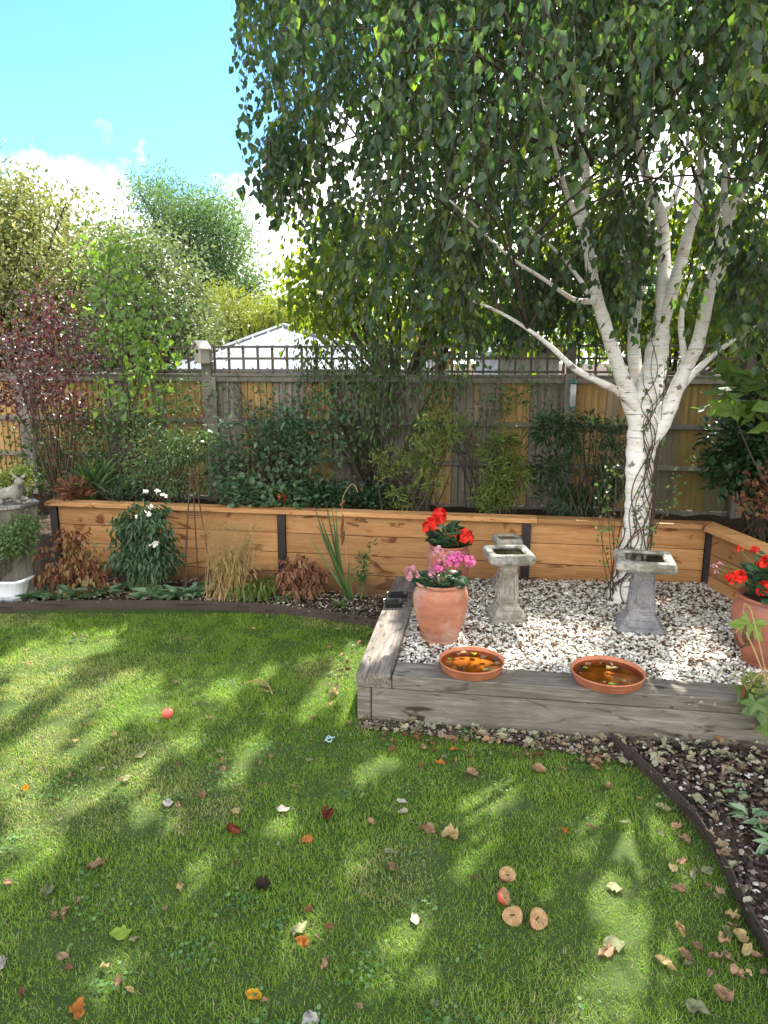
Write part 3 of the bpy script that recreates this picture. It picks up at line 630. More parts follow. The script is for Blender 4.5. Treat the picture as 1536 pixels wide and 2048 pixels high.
# ------------------------------------------------------------------ fence with trellis
FZ, TZ = 1.875, 2.135
f0 = lw(0, FD); fx = lambda px: wl(np.array([*(lambda d: (d[0], d[1]))(np.array([0, 0]) + (ray(px, 760)[:2]) * 1.0), 0]))[0]
def fence_x(px):
    d = ray(px, 748)[:2]; # intersect ray with fence line
    a = np.array([[d[0], -cos(WA)], [d[1], -sin(WA)]]); t_ = np.linalg.solve(a, f0[:2]); return t_[1]
fe = thing('fence', 'tall feather-edge board fence with square trellis along its top behind the raised bed', 'fence', (f0[0], f0[1], 0), WA)
posts = [fence_x(-330), fence_x(55), fence_x(418), fence_x(768), fence_x(1141), fence_x(1496), fence_x(1860)]
rg = np.random.default_rng(5)
tone = [.8, .8, .1, .2, .7, .9, .1, .1, .3, .85, .2, .1]
for i in range(6):
    a, b = posts[i] + .055, posts[i + 1] - .055; m = MB(); x = a; q = 0; run = 0; tn = .1
    while x < b - .01:
        if run <= 0: run = rg.integers(2, 6); tn = (rg.uniform(0, .36) if rg.random() < .30 else rg.uniform(.7, .95) if rg.random() < .65 else rg.uniform(.4, .66))
        run -= 1; w = min(.066, b - x)
        # tapered feather-edge board, thick edge lapping over its neighbour
        z0 = .62 + rg.uniform(-.01, .01); z1 = FZ - .035
        V = [(x, .012, z0), (x + w + .012, .0, z0), (x + w + .012, -.014, z0), (x, .004, z0)]
        V += [(p[0], p[1], z1) for p in V[:4]]
        m.add(V, [(0, 1, 5, 4), (1, 2, 6, 5), (2, 3, 7, 6), (3, 0, 4, 7)], ngons=[[0, 3, 2, 1], [4, 5, 6, 7]], tint=np.clip(tn + rg.uniform(-.04, .04), 0, 1))
        x += w
    m.build('fence_panel', M['fence'], fe)
    m = MB(); m.box(a, b, -.06, -.016, FZ - .085, FZ - .037); m.build('rail', M['fence_grey'], fe)
    for zr in (1.40, 1.02):
        m = MB(); m.box(a, b, -.056, -.016, zr - .02, zr + .022); m.build('rail', M['fence_grey'], fe, bevel=.004)
    m = MB(); m.box(a - .0, b + .0, -.07, .035, FZ - .035, FZ - .012); m.build('capping', M['fence_grey'], fe, bevel=.003)
    m = MB(); m.box(a, b, -.01, .012, .5, .615); m.build('gravel_board', M['fence_grey'], fe)
    m = MB(); zs = (FZ + .004, (FZ + TZ) / 2 - .004, TZ - .022)
    for z in zs: m.box(a, b, -.022, -.004, z, z + .022)
    nb = max(3, int(round((b - a) / .150)))
    for k in range(nb + 1):
        xx = a + (b - a - .022) * k / nb; m.box(xx, xx + .022, -.003, .014, FZ - .008, TZ + .004)
    m.build('trellis', M['trellis'], fe)
for i, x in enumerate(posts):
    m = MB(); m.box(x - .05, x + .05, -.075, .03, .3, FZ - .002 if i != 2 else FZ + .11); m.build('post', M['fence_grey'], fe, bevel=.006)
    m = MB(); m.box(x - .04, x + .04, -.05, .02, FZ + .0 if i != 2 else FZ + .112, TZ + .03 if i in (2,) else TZ + .012); m.build('trellis_post', M['trellis'], fe, bevel=.004)
# lighter upright beside the birdhouse post
m = MB(); m.box(posts[2] + .052, posts[2] + .10, -.085, -.062, .6, FZ - .04); m.build('batten', M['fence_grey'], fe, bevel=.003)
# side fence closing the right-hand side
sf0 = lw(posts[6] + .1, FD); sfe = thing('fence', 'dark side fence of plain upright boards behind the glossy shrub', 'fence', (sf0[0], sf0[1], 0), WA - radians(62))
for i in range(2):
    m = MB(); x = i * 1.8 + .05
    while x < (i + 1) * 1.8 - .05:
        m.box(x, x + .075, 0, .014 + rg.uniform(0, .01), .05, 1.83, rg.uniform(.0, .4)); x += .077
    m.build('fence_panel', M['fence'], sfe)
    m = MB(); m.box(i * 1.8 - .05, i * 1.8 + .05, -.03, .07, 0, 1.86); m.build('post', M['fence_grey'], sfe)

# ------------------------------------------------------------------ buildings beyond the fence
def building(name, label, Y, x0, x1, xa, ye, ya, depth, wall, roofm, over=.12, bar=None, base=0.0):
    """gable front in the plane Y = const; photo-pixel corners turned into real sizes"""
    A, B, C = P(x0, ye, Y), P(x1, ye, Y), P(xa, ya, Y); o = np.array([C[0], Y, 0])
    r = thing(name, label, 'building', o); s = MB()
    prof = [(A[0] - o[0] + over, A[2] - .05), (0, C[2] - .06), (B[0] - o[0] - over, B[2] - .05)]
    ring = [(prof[0][0], 0, base), (prof[2][0], 0, base), (prof[2][0], 0, prof[2][1]), (0, 0, prof[1][1]), (prof[0][0], 0, prof[0][1])]
    s.loft([[p for p in ring], [(p[0], depth, p[2]) for p in ring]][::-1]); s.build('wall', M[wall], r)
    for sg, e in ((-1, A), (1, B)):
        q = MB(); ex = e[0] - o[0]; q.loft([[(ex, y, e[2]), (0, y, C[2]), (0, y, C[2] + .07), (ex, y, e[2] + .07)] for y in (-.25, depth + .2)]); q.build('roof', M[roofm], r)
    if bar:
        q = MB()
        for sg, e in ((-1, A), (1, B)):
            ex = e[0] - o[0]; q.loft([[(ex, y, e[2] - .1), (0, y, C[2] - .11), (0, y, C[2] + .09), (ex, y, e[2] + .09)] for y in (-.29, -.26)])
        q.build('bargeboard', M[bar], r)
    if wall == 'white_clad':
        q = MB(); n = 26
        for k in range(n):
            xx = prof[0][0] + (prof[2][0] - prof[0][0]) * (k + .5) / n; f = 1 - abs(xx) / (abs(prof[0][0]) if xx < 0 else prof[2][0])
            zt = prof[0][1] + (prof[1][1] - prof[0][1]) * f - .08; q.box(xx - .02, xx + .02, -.02, 0.0 - .003, base + .1, zt)
        q.build('cladding_rib', M['white_roof'], r)
    return r
def garage():
    E0, E1, A = P(335, 738, 11.0), P(850, 742, 11.0), P(566, 652, 12.9); o = np.array([A[0], 11.0, 0]); r = thing('garage', 'white garage with a pale hipped sheet roof beyond the trellis', 'building', o)
    e0, e1, ze = E0[0] - o[0], E1[0] - o[0], E0[2]; back = 8.0
    m = MB(); m.box(e0 + .15, e1 - .15, .12, back, 0, ze - .02, .5); m.build('wall', M['white_clad'], r)
    ap, bp = (0, 1.9, A[2]), (0, back - 1, A[2]); m = MB()
    V = [(e0, 0, ze), (e1, 0, ze), ap, (e0, back, ze), (e1, back, ze), bp, (e0, 0, ze - .10), (e1, 0, ze - .10), (e0, back, ze - .1), (e1, back, ze - .1)]
    m.add(V, quads=[(1, 4, 5, 2), (3, 0, 2, 5), (6, 7, 1, 0), (7, 9, 4, 1), (8, 6, 0, 3), (6, 8, 9, 7)], tris=[(0, 1, 2), (4, 3, 5)]); rf = m.build('roof', M['white_roof'], r)
    m = MB()
    for x in np.arange(e0 + .2, e1 - .1, .22):
        f = (x - e0) / (0 - e0) if x < 0 else (e1 - x) / e1
        y1 = 1.9 * f; m.tubes(np.array([(x, -.005, ze + .012), (x, y1, ze + (A[2] - ze) * f + .012)]), np.full((1, 2), .014), 4)
    for a_, b_ in (((e0, 0, ze + .02), ap), ((e1, 0, ze + .02), ap)): m.tubes(np.array([a_, (b_[0], b_[1], b_[2] + .02)]), np.full((1, 2), .035), 5)
    m.build('roof_rib', M['grey_panel'], rf)
garage()
building('house', 'house gable with a red-brown bargeboard showing among leaves beyond the trellis', 17, 690, 900, 795, 725, 645, 6, 'white_clad', 'roof_tile', bar='brick')
building('greenhouse', 'low pale grey outbuilding behind the trellis beside the birch limbs', 11, 985, 1135, 1050, 712, 684, 3, 'grey_panel', 'white_roof')

# ------------------------------------------------------------------ trees and shrubs beyond the fence
def tr(*a, **k): return shrub(*a, tree=True, fname='crown', **k)
tr('variegated_tree', 'broad yellow-green variegated tree rising at the left beyond the fence', 'tree', (-5.9, 10.5, 0),
   [px_blob(60, 500, 10.5, 190, 130, 1.4), px_blob(-110, 470, 10.6, 200, 150, 1.5), px_blob(205, 560, 10.2, 110, 90, 1.0), px_blob(90, 640, 10.2, 180, 90, 1.2), px_blob(-160, 640, 10.3, 200, 120, 1.2), px_blob(20, 430, 10.4, 60, 60, .8)],
   1000, 32, .066, .19, 'varieg_leaf', nst=60, sr=(.05, .01), seed=31)
tr('far_ash_tree', 'dark green feathery tree standing alone against the white cloud', 'tree', (-7.2, 30, 0),
   [px_blob(330, 420, 30, 62, 60, 2), px_blob(420, 430, 30, 75, 50, 2), px_blob(395, 500, 30, 95, 70, 2.2), px_blob(460, 470, 30, 45, 60, 1.6), px_blob(440, 560, 30, 75, 60, 1.8), px_blob(310, 375, 30, 40, 22, 1), px_blob(500, 590, 30, 50, 50, 1.5)],
   520, 34, .19, .42, 'pine_leaf', tpl=LANCE, nst=50, sr=(.12, .03), seed=32)
tr('silver_green_tree', 'pale silvery green fine-leaved tree between the lime sapling and the dark tree', 'tree', (-3.4, 9.6, 0),
   [px_blob(330, 560, 9.6, 90, 90, .9), px_blob(260, 520, 9.7, 70, 60, .8), px_blob(370, 640, 9.5, 90, 70, .8), px_blob(250, 650, 9.5, 110, 80, .9)],
   420, 24, .06, .14, 'silver_leaf', nst=50, sr=(.03, .006), seed=33)
tr('golden_conifer', 'bright golden-green bushy conifer just left of the white garage roof', 'tree', (-3.4, 15.5, 0),
   [px_blob(450, 625, 15.5, 60, 55, .9), px_blob(520, 650, 15.6, 90, 40, 1.0), px_blob(590, 625, 15.8, 70, 35, 1)],
   420, 26, .085, .15, 'gold_leaf', tpl=LANCE, nst=25, sr=(.03, .008), seed=34)
tr('sunlit_fruit_tree', 'sunlit yellow-green tree behind the fence, left of the birch stems', 'tree', (.2, 7.9, 0),
   [px_blob(690, 560, 7.9, 130, 90, .9), px_blob(830, 600, 7.9, 120, 90, .9), px_blob(640, 620, 7.8, 70, 60, .6), px_blob(960, 620, 8.0, 110, 80, .8), px_blob(780, 480, 8.0, 150, 60, .8), px_blob(960, 500, 8.1, 120, 70, .7), px_blob(680, 460, 8.0, 90, 60, .6)],
   400, 16, .085, .17, 'fruit_leaf', style='droop', nst=22, sr=(.022, .005), seed=35)
tr('lime_leaved_tree', 'lime-green tree glowing behind the fence, right of the birch stems', 'tree', (3.4, 8.0, 0),
   [px_blob(1120, 600, 8.0, 130, 90, .9), px_blob(1290, 640, 8.0, 130, 70, .8), px_blob(1450, 600, 8.0, 130, 90, .9), px_blob(1600, 580, 8.0, 130, 120, .9), px_blob(1200, 480, 8.4, 160, 70, .8), px_blob(1440, 660, 7.9, 120, 60, .6), px_blob(1120, 400, 8.4, 130, 80, .8), px_blob(1340, 460, 8.3, 130, 90, .8), px_blob(1500, 440, 8.3, 110, 90, .8)],
   560, 16, .09, .17, 'fruit_leaf', style='droop', nst=26, sr=(.022, .005), seed=36)
tr('hedge_tree', 'mid-green tree on the horizon beyond the right-hand end of the fence', 'tree', (9.5, 18, 0),
   [px_blob(1350, 640, 18, 260, 90, 2), px_blob(1600, 600, 18, 160, 120, 2)], 500, 20, .16, .3, 'pine_leaf', nst=25, sr=(.06, .02), seed=37)
tr('hedge_tree', 'low dark tree on the horizon hidden behind the birch leaves and garage', 'tree', (-1.0, 24, 0),
   [px_blob(640, 660, 24, 170, 45, 2), px_blob(900, 660, 24, 160, 40, 2)], 350, 20, .2, .35, 'pine_leaf', nst=15, sr=(.06, .02), seed=38)
tr('hedge_tree', 'dark tree on the horizon behind the purple shrub and trellis', 'tree', (-12, 20, 0),
   [px_blob(40, 690, 20, 300, 60, 2), px_blob(330, 680, 20, 120, 50, 2)], 420, 20, .2, .32, 'pine_leaf', nst=15, sr=(.06, .02), seed=39)

# ------------------------------------------------------------------ plants in the raised bed
SZ = CAPZ - .14
def bed(px, dep=.5): # point on the raised-bed soil under photo column px
    d = ray(px, 990)[:2]; o = lw(0, dep)
    a = np.array([[d[0], -cos(WA)], [d[1], -sin(WA)]]); t_ = np.linalg.solve(a, o[:2])[0]; return np.array([d[0] * t_, d[1] * t_, SZ])
def B(px, py, dep, rx, ry, rd, w=None): return px_blob(px, py, bed(px, dep)[1], rx, ry, rd, w)
shrub('purple_plum_shrub', 'purple-leaved shrub with dark bare stems at the left of the raised bed', 'shrub', bed(125, .45),
      [B(100, 640, .45, 85, 70, .35), B(40, 690, .45, 70, 60, .3), B(150, 700, .5, 60, 60, .3), B(60, 760, .4, 80, 50, .3), B(135, 800, .45, 60, 50, .25), B(20, 800, .4, 50, 40, .2)],
      250, 10, .046, .09, 'purple_leaf', nst=17, sr=(.013, .003), bspread=.03, seed=41, shell=.6, stem='vine')
shrub('lime_sapling', 'upright lime-green sapling with rounded leaves left of the birdhouse', 'tree', bed(262, .7),
      [B(250, 570, .7, 55, 80, .25), B(200, 540, .7, 30, 50, .2), B(300, 640, .7, 50, 70, .25), B(235, 660, .7, 60, 60, .25), B(290, 740, .65, 55, 60, .22), B(215, 500, .7, 30, 30, .2), B(310, 800, .6, 40, 40, .2), B(240, 760, .6, 40, 40, .2)],
      120, 8, .075, .12, 'lime_leaf', style='mix', nst=16, sr=(.012, .003), bspread=.03, seed=42, shell=.6)
shrub('grey_green_shrub', 'thin open shrub of tiny grey-green leaves against the fence below the sapling', 'shrub', bed(320, .6),
      [B(300, 860, .6, 90, 60, .25), B(230, 850, .7, 60, 70, .2), B(380, 800, .75, 60, 50, .15), B(160, 900, .6, 80, 50, .2)],
      200, 9, .036, .08, 'nandina_leaf', nst=40, sr=(.006, .002), bspread=.12, seed=43)
shrub('pale_nandina', 'pale green airy shrub in sunlight left of the dark green mass', 'shrub', bed(355, .3),
      [B(350, 900, .3, 75, 38, .22), B(300, 930, .25, 60, 25, .18), B(410, 885, .35, 45, 25, .18), B(340, 965, .3, 80, 30, .2)],
      300, 13, .038, .055, 'nandina_leaf', tpl=T_leaf(.4), style='flat', nst=26, sr=(.006, .002), bspread=.06, seed=44)
shrub('blue_green_shrub', 'large dark blue-green shrub filling the bed between the fence post and the climber', 'shrub', bed(530, .5),
      [B(500, 890, .45, 90, 55, .3), B(590, 900, .45, 90, 70, .3), B(460, 950, .4, 60, 50, .25), B(560, 850, .5, 80, 40, .25), B(640, 860, .5, 70, 60, .25), B(600, 975, .4, 110, 40, .25)],
      280, 11, .054, .085, 'blue_leaf', style='flat', nst=36, sr=(.008, .003), bspread=.1, seed=45)
shrub('round_leaved_perennial', 'low clump of round blue-green leaves at the wall top near the orange flower', 'plant', bed(500, .16),
      [B(480, 980, .16, 45, 28, .1), B(540, 992, .16, 45, 20, .1), B(610, 995, .18, 40, 18, .1), B(490, 1000, .14, 40, 14, .08)], 110, 7, .05, .04, 'blue_leaf', tpl=ROUND, style='flat', nst=14, sr=(.003, .002), stem='stem_green', seed=46)
shrub('fence_climber', 'dense dark climber spilling over the trellis in the middle of the fence', 'climber', bed(760, .95),
      [B(740, 760, .95, 90, 60, .14), B(690, 810, .9, 80, 50, .14), B(800, 800, .9, 90, 60, .14), B(860, 850, .85, 60, 50, .12), B(640, 720, 1.0, 60, 50, .12), B(780, 690, 1.0, 90, 35, .15), B(720, 870, .85, 80, 40, .12), B(890, 740, .95, 60, 40, .12)],
      230, 10, .055, .085, 'mid_leaf', tpl=T_leaf(.5), style='droop', nst=40, sr=(.012, .003), bspread=.1, seed=47, tint=(0, .9))
shrub('yellow_green_shrub', 'open shrub with whorls of yellow-green leaves near the middle of the bed', 'shrub', bed(850, .4),
      [B(780, 930, .4, 45, 35, .15), B(880, 860, .45, 55, 45, .18), B(850, 920, .4, 50, 30, .15), B(800, 990, .3, 40, 25, .12), B(860, 960, .35, 35, 30, .12), B(830, 890, .4, 50, 30, .15)],
      120, 13, .055, .034, 'choisya_leaf', tpl=LANCE, style='mix', nst=34, sr=(.008, .003), bspread=.09, seed=48)
shrub('spotted_laurel', 'rounded green shrub with whorled leaves standing left of the birch trunk', 'shrub', bed(1005, .35),
      [B(1000, 900, .4, 42, 45, .16), B(1010, 960, .35, 52, 45, .18), B(990, 1000, .3, 50, 25, .15)],
      190, 12, .055, .036, 'choisya_leaf', tpl=LANCE, nst=24, sr=(.008, .003), bspread=.06, seed=49, tint=(0, .6))
shrub('dark_mahonia', 'dark glossy shrub with spreading leaf fingers just left of the birch trunk', 'shrub', bed(1170, .5),
      [B(1110, 860, .5, 55, 35, .18), B(1190, 880, .5, 70, 50, .2), B(1160, 960, .45, 60, 50, .2), B(1100, 940, .5, 40, 30, .15), B(1220, 950, .45, 40, 60, .18), B(1150, 1000, .4, 70, 25, .15)],
      300, 12, .065, .045, 'dark_leaf', tpl=LANCE, style='flat', nst=30, sr=(.009, .003), bspread=.08, seed=50)
shrub('thin_climber', 'thin pale-leaved climber on the fence between the yellow-green shrub and the birch', 'climber', bed(960, .95),
      [B(960, 800, .95, 90, 50, .08), B(1060, 790, .95, 70, 50, .08), B(930, 870, .9, 60, 40, .08)], 90, 8, .035, .05, 'nandina_leaf', nst=22, sr=(.004, .002), seed=51)
shrub('bare_twiggy_climber', 'leafless tangled climber on the grey fence right of the birdhouse', 'climber', bed(570, .95),
      [B(560, 800, .95, 80, 60, .08), B(470, 800, .95, 60, 50, .08), B(610, 760, .95, 40, 40, .08)], 90, 3, .035, .04, 'nandina_leaf', nst=60, sr=(.005, .002), bspread=.1, seed=52)
shrub('bare_twiggy_climber', 'sparse twining climber along the fence behind the purple shrub', 'climber', bed(130, .9),
      [B(60, 900, .9, 90, 60, .1), B(160, 860, .9, 80, 60, .1), B(200, 940, .7, 60, 40, .15), B(100, 960, .5, 80, 35, .15)], 200, 9, .04, .06, 'mid_leaf', nst=50, sr=(.005, .002), bspread=.2, seed=53, tint=(0, .7))
shrub('dark_bed_fern', 'low dark fern-like plant behind the wall top left of the flowering bush', 'plant', bed(250, .25),
      [B(240, 985, .25, 45, 22, .12), B(190, 960, .4, 40, 40, .15)], 70, 10, .06, .04, 'dark_leaf', tpl=LANCE, style='up', nst=10, sr=(.004, .002), seed=54)
shrub('orange_sedge', 'small tuft of orange-brown sedge at the wall top near the left end', 'ornamental grass', bed(148, .15), [B(148, 985, .15, 26, 18, .07)], 30, 14, .09, .02, 'brown_leaf', tpl=T_lance(.06, .4), style='up', nst=0, seed=55)
shrub('iris_clump', 'green clump of strap leaves behind the wall top at the left', 'plant', bed(195, .3), [B(188, 975, .3, 22, 20, .06)], 14, 8, .20, .03, 'mid_leaf', tpl=T_lance(.09, .25), style='up', nst=0, seed=56)
shrub('dark_violet_plant', 'dark low plant with nearly black leaves behind the wall in the middle', 'plant', bed(650, .3), [B(650, 990, .3, 60, 30, .15), B(760, 995, .4, 50, 25, .12)], 150, 10, .045, .04, 'dark_leaf', nst=14, sr=(.004, .002), seed=57, tint=(0, .3))
shrub('glossy_evergreen', 'large glossy evergreen at the right edge in front of the dark fence', 'shrub', bed(1560, .35),
      [B(1500, 880, .2, 80, 75, .3), B(1550, 800, .2, 90, 70, .3), B(1480, 950, .2, 70, 40, .25), B(1590, 920, .2, 90, 90, .3)],
      300, 14, .075, .055, 'dark_leaf', style='flat', nst=40, sr=(.012, .004), bspread=.1, seed=58, tint=(.2, 1))
shrub('fig_plant', 'big lobed fig leaves hanging in at the right edge above the evergreen', 'plant', bed(1640, .1) * np.array([1, .92, 1]),
      [px_blob(1500, 790, 4.9, 50, 30, .15), px_blob(1545, 770, 4.8, 60, 40, .2), px_blob(1600, 740, 4.8, 60, 60, .2)], 13, 3, .24, .07, 'lime_leaf', tpl=PALM, style='flat', nst=12, sr=(.010, .004), seed=59, tint=(0, .75))
shrub('red_tinged_shrub', 'thin shrub with reddish young leaves at the right edge behind the wall return', 'shrub', bed(1530, .05),
      [B(1515, 1000, -.05, 40, 50, .12), B(1540, 960, -.05, 40, 40, .12)], 40, 8, .045, .045, 'peony_leaf', nst=22, sr=(.005, .002), bspread=.06, seed=60)

# ------------------------------------------------------------------ the birch
tb = G(1250, 1197, ZG); TY = tb[1]
birch = thing('birch_tree', 'multi-stemmed white birch with hanging leafy branches rising from the gravel', 'tree', tb)
def limb(name, pts, sides=14, k=7, **kw):
    """pts: (px, py, Y offset from the base, width in photo pixels)"""
    c = []; 
    for px, py, dy, w in pts:
        p = P(px, py, TY + dy); c.append([*(p - tb), w * .5 * sc(p)])
    q = smooth(c, k); q[:, 3] *= (.90 if name == 'trunk' else .80); m = MB(); m.tubes(q[:, :3], q[None, :, 3] * (1 + .05 * np.sin(np.arange(len(q)) * 1.7)), sides); return m.build(name, M['birch_bark'], birch, shade=True)
trunk = [(1243, 1222, 0, 84), (1248, 1190, 0, 70), (1262, 1130, 0, 60), (1272, 1060, 0, 57), (1277, 1000, 0, 57), (1280, 920, 0, 60), (1287, 850, .0, 66), (1292, 800, .02, 66), (1308, 740, .05, 52), (1318, 670, .05, 48)]
limb('trunk', trunk, 20, 8)
LIMBS = [
 [(1285, 870, 0, 50), (1262, 800, 0, 46), (1237, 735, -.1, 35), (1210, 650, -.2, 32), (1190, 580, -.25, 29), (1178, 505, -.3, 27), (1166, 430, -.35, 25), (1172, 350, -.4, 20), (1165, 250, -.5, 15), (1150, 120, -.6, 10), (1140, -100, -.7, 6)],
 [(1180, 500, -.3, 20), (1155, 440, -.35, 16), (1134, 388, -.4, 13), (1110, 300, -.6, 10), (1080, 180, -.9, 7)],
 [(1290, 830, .1, 40), (1275, 760, .15, 34), (1267, 690, .2, 31), (1270, 585, .3, 27), (1246, 505, .35, 22), (1235, 440, .4, 18), (1232, 350, .5, 13), (1220, 220, .6, 8)],
 [(1318, 680, .05, 46), (1326, 590, .05, 36), (1328, 500, .05, 30), (1322, 430, 0, 27), (1298, 369, -.05, 23), (1281, 310, -.1, 19), (1266, 233, -.2, 15), (1262, 100, -.3, 10), (1270, -80, -.3, 6)],
 [(1320, 660, .05, 36), (1350, 563, -.02, 31), (1376, 470, -.1, 26), (1398, 388, -.15, 20), (1404, 272, -.2, 15), (1420, 120, -.3, 10), (1440, -60, -.4, 6)],
 [(1290, 900, -.02, 40), (1325, 845, -.08, 42), (1348, 790, -.1, 38), (1372, 735, -.15, 34), (1394, 690, -.2, 33), (1417, 590, -.3, 30), (1438, 510, -.35, 27), (1457, 440, -.4, 25), (1485, 385, -.5, 20), (1535, 320, -.7, 14), (1620, 200, -1., 8)],
 [(1455, 450, -.4, 20), (1448, 380, -.4, 16), (1452, 320, -.4, 13), (1470, 200, -.5, 9), (1480, 60, -.5, 6)],
 [(1275, 815, -.03, 30), (1240, 785, -.12, 22), (1195, 762, -.25, 17), (1150, 738, -.35, 15), (1100, 692, -.45, 12), (1055, 658, -.5, 9), (1000, 625, -.5, 8), (940, 600, -.5, 5)],
 [(1190, 600, -.25, 22), (1150, 600, -.35, 12), (1090, 560, -.5, 10), (1025, 518, -.7, 8), (970, 470, -.9, 6), (900, 400, -1.2, 6)],
 [(1345, 800, -.1, 20), (1375, 760, -.1, 18), (1425, 712, -.1, 14), (1480, 672, -.2, 10), (1560, 625, -.3, 6)],
 [(1268, 640, .25, 16), (1290, 560, .3, 13), (1298, 470, .35, 10), (1290, 360, .4, 7)],
 [(1372, 735, -.15, 18), (1362, 640, 0, 14), (1385, 560, .1, 11), (1430, 470, .2, 8), (1450, 360, .3, 6)],
 [(1420, 590, -.3, 14), (1450, 540, -.35, 10), (1500, 470, -.5, 8), (1560, 420, -.7, 5)],
 [(1328, 520, .05, 14), (1300, 460, .1, 10), (1255, 400, .1, 8), (1225, 320, 0, 6)],
 [(1205, 640, -.2, 14), (1160, 560, -.1, 10), (1110, 500, 0, 8), (1050, 450, .1, 5)],
 [(1330, 420, 0, 15), (1350, 395, .1, 12), (1370, 330, .2, 9), (1380, 220, .4, 6)],
]
for L in LIMBS: limb('limb', L, 10, 5)
limb('root_flare', [(1243, 1205, -.05, 40), (1225, 1212, -.12, 22), (1205, 1217, -.2, 10)], 8)

CEN = np.array([2.0, 4.9, 4.9]); CR = np.array([3.05, 2.35, 3.0])
LOWX = [380, 450, 500, 560, 640, 720, 800, 880, 1000, 1100, 1200, 1300, 1400, 1536, 1700]
LOWY = [60, 330, 370, 420, 480, 530, 560, 560, 540, 500, 440, 400, 400, 460, 480]
LOWL = [60, 340, 390, 470, 600, 700, 735, 745, 735, 715, 700, 700, 710, 720, 720]
LFX, LFY = [440, 470, 440, 468, 452, 460], [-900, 0, 100, 200, 300, 350]
def strands(p, rg, K, base, tilt, outk, lo, hi, sizes):
    n = len(p); Lh = rg.uniform(lo, hi, n); out = nrm((p - CEN) * np.array([1, 1, 0]))
    side = rg.normal(size=(n, 3)) * np.array([tilt, tilt, .1]) + out * outk
    tt = np.linspace(0, 1, 5)
    path = p[:, None] + (tt[None, :, None] * side[:, None] * Lh[:, None, None]) + np.array([0, 0, -1]) * (tt ** 1.5)[None, :, None] * Lh[:, None, None]
    s = (np.arange(K) + rg.random((n, K))) / K * 4; i = np.minimum(s.astype(int), 3); f = (s - i)[..., None]
    ar = np.arange(n)[:, None]; q = (path[ar, i] * (1 - f) + path[ar, i + 1] * f).reshape(-1, 3)
    u, v_ = proj(q); k = (v_ < np.interp(u, LOWX, LOWL) - 20 + 30 * rg.normal(size=len(u))) | (u > 1750)
    k &= (u > np.interp(v_, LFY, LFX)) & ~lit(q)
    ok = (k.reshape(n, K).mean(1) > .5) & ~lit(path[:, 2]) & ~lit(path[:, 3]); ue, ve = proj(path[:, -1]); ok &= ue > np.interp(ve, LFY, LFX)
    k &= np.repeat(ok, K)
    tb_ = np.repeat(rg.random(n) * .5, K)[k]; q = q[k]; n2 = len(q); r = rvec(n2, rg)
    Yd = r * .5 + np.array([0, 0, -.8]); Z = rvec(n2, rg) * .8 + np.array([0, -.25, .35]); q = q + r * np.array([.02, .02, .0])
    t_ = np.clip(tb_ + rg.random(n2) * .4 + (rg.random(n2) < .05) * .4, 0, 1)
    return path[ok], (LEAF, q - base, Yd, Z, rg.uniform(*sizes, n2), t_)
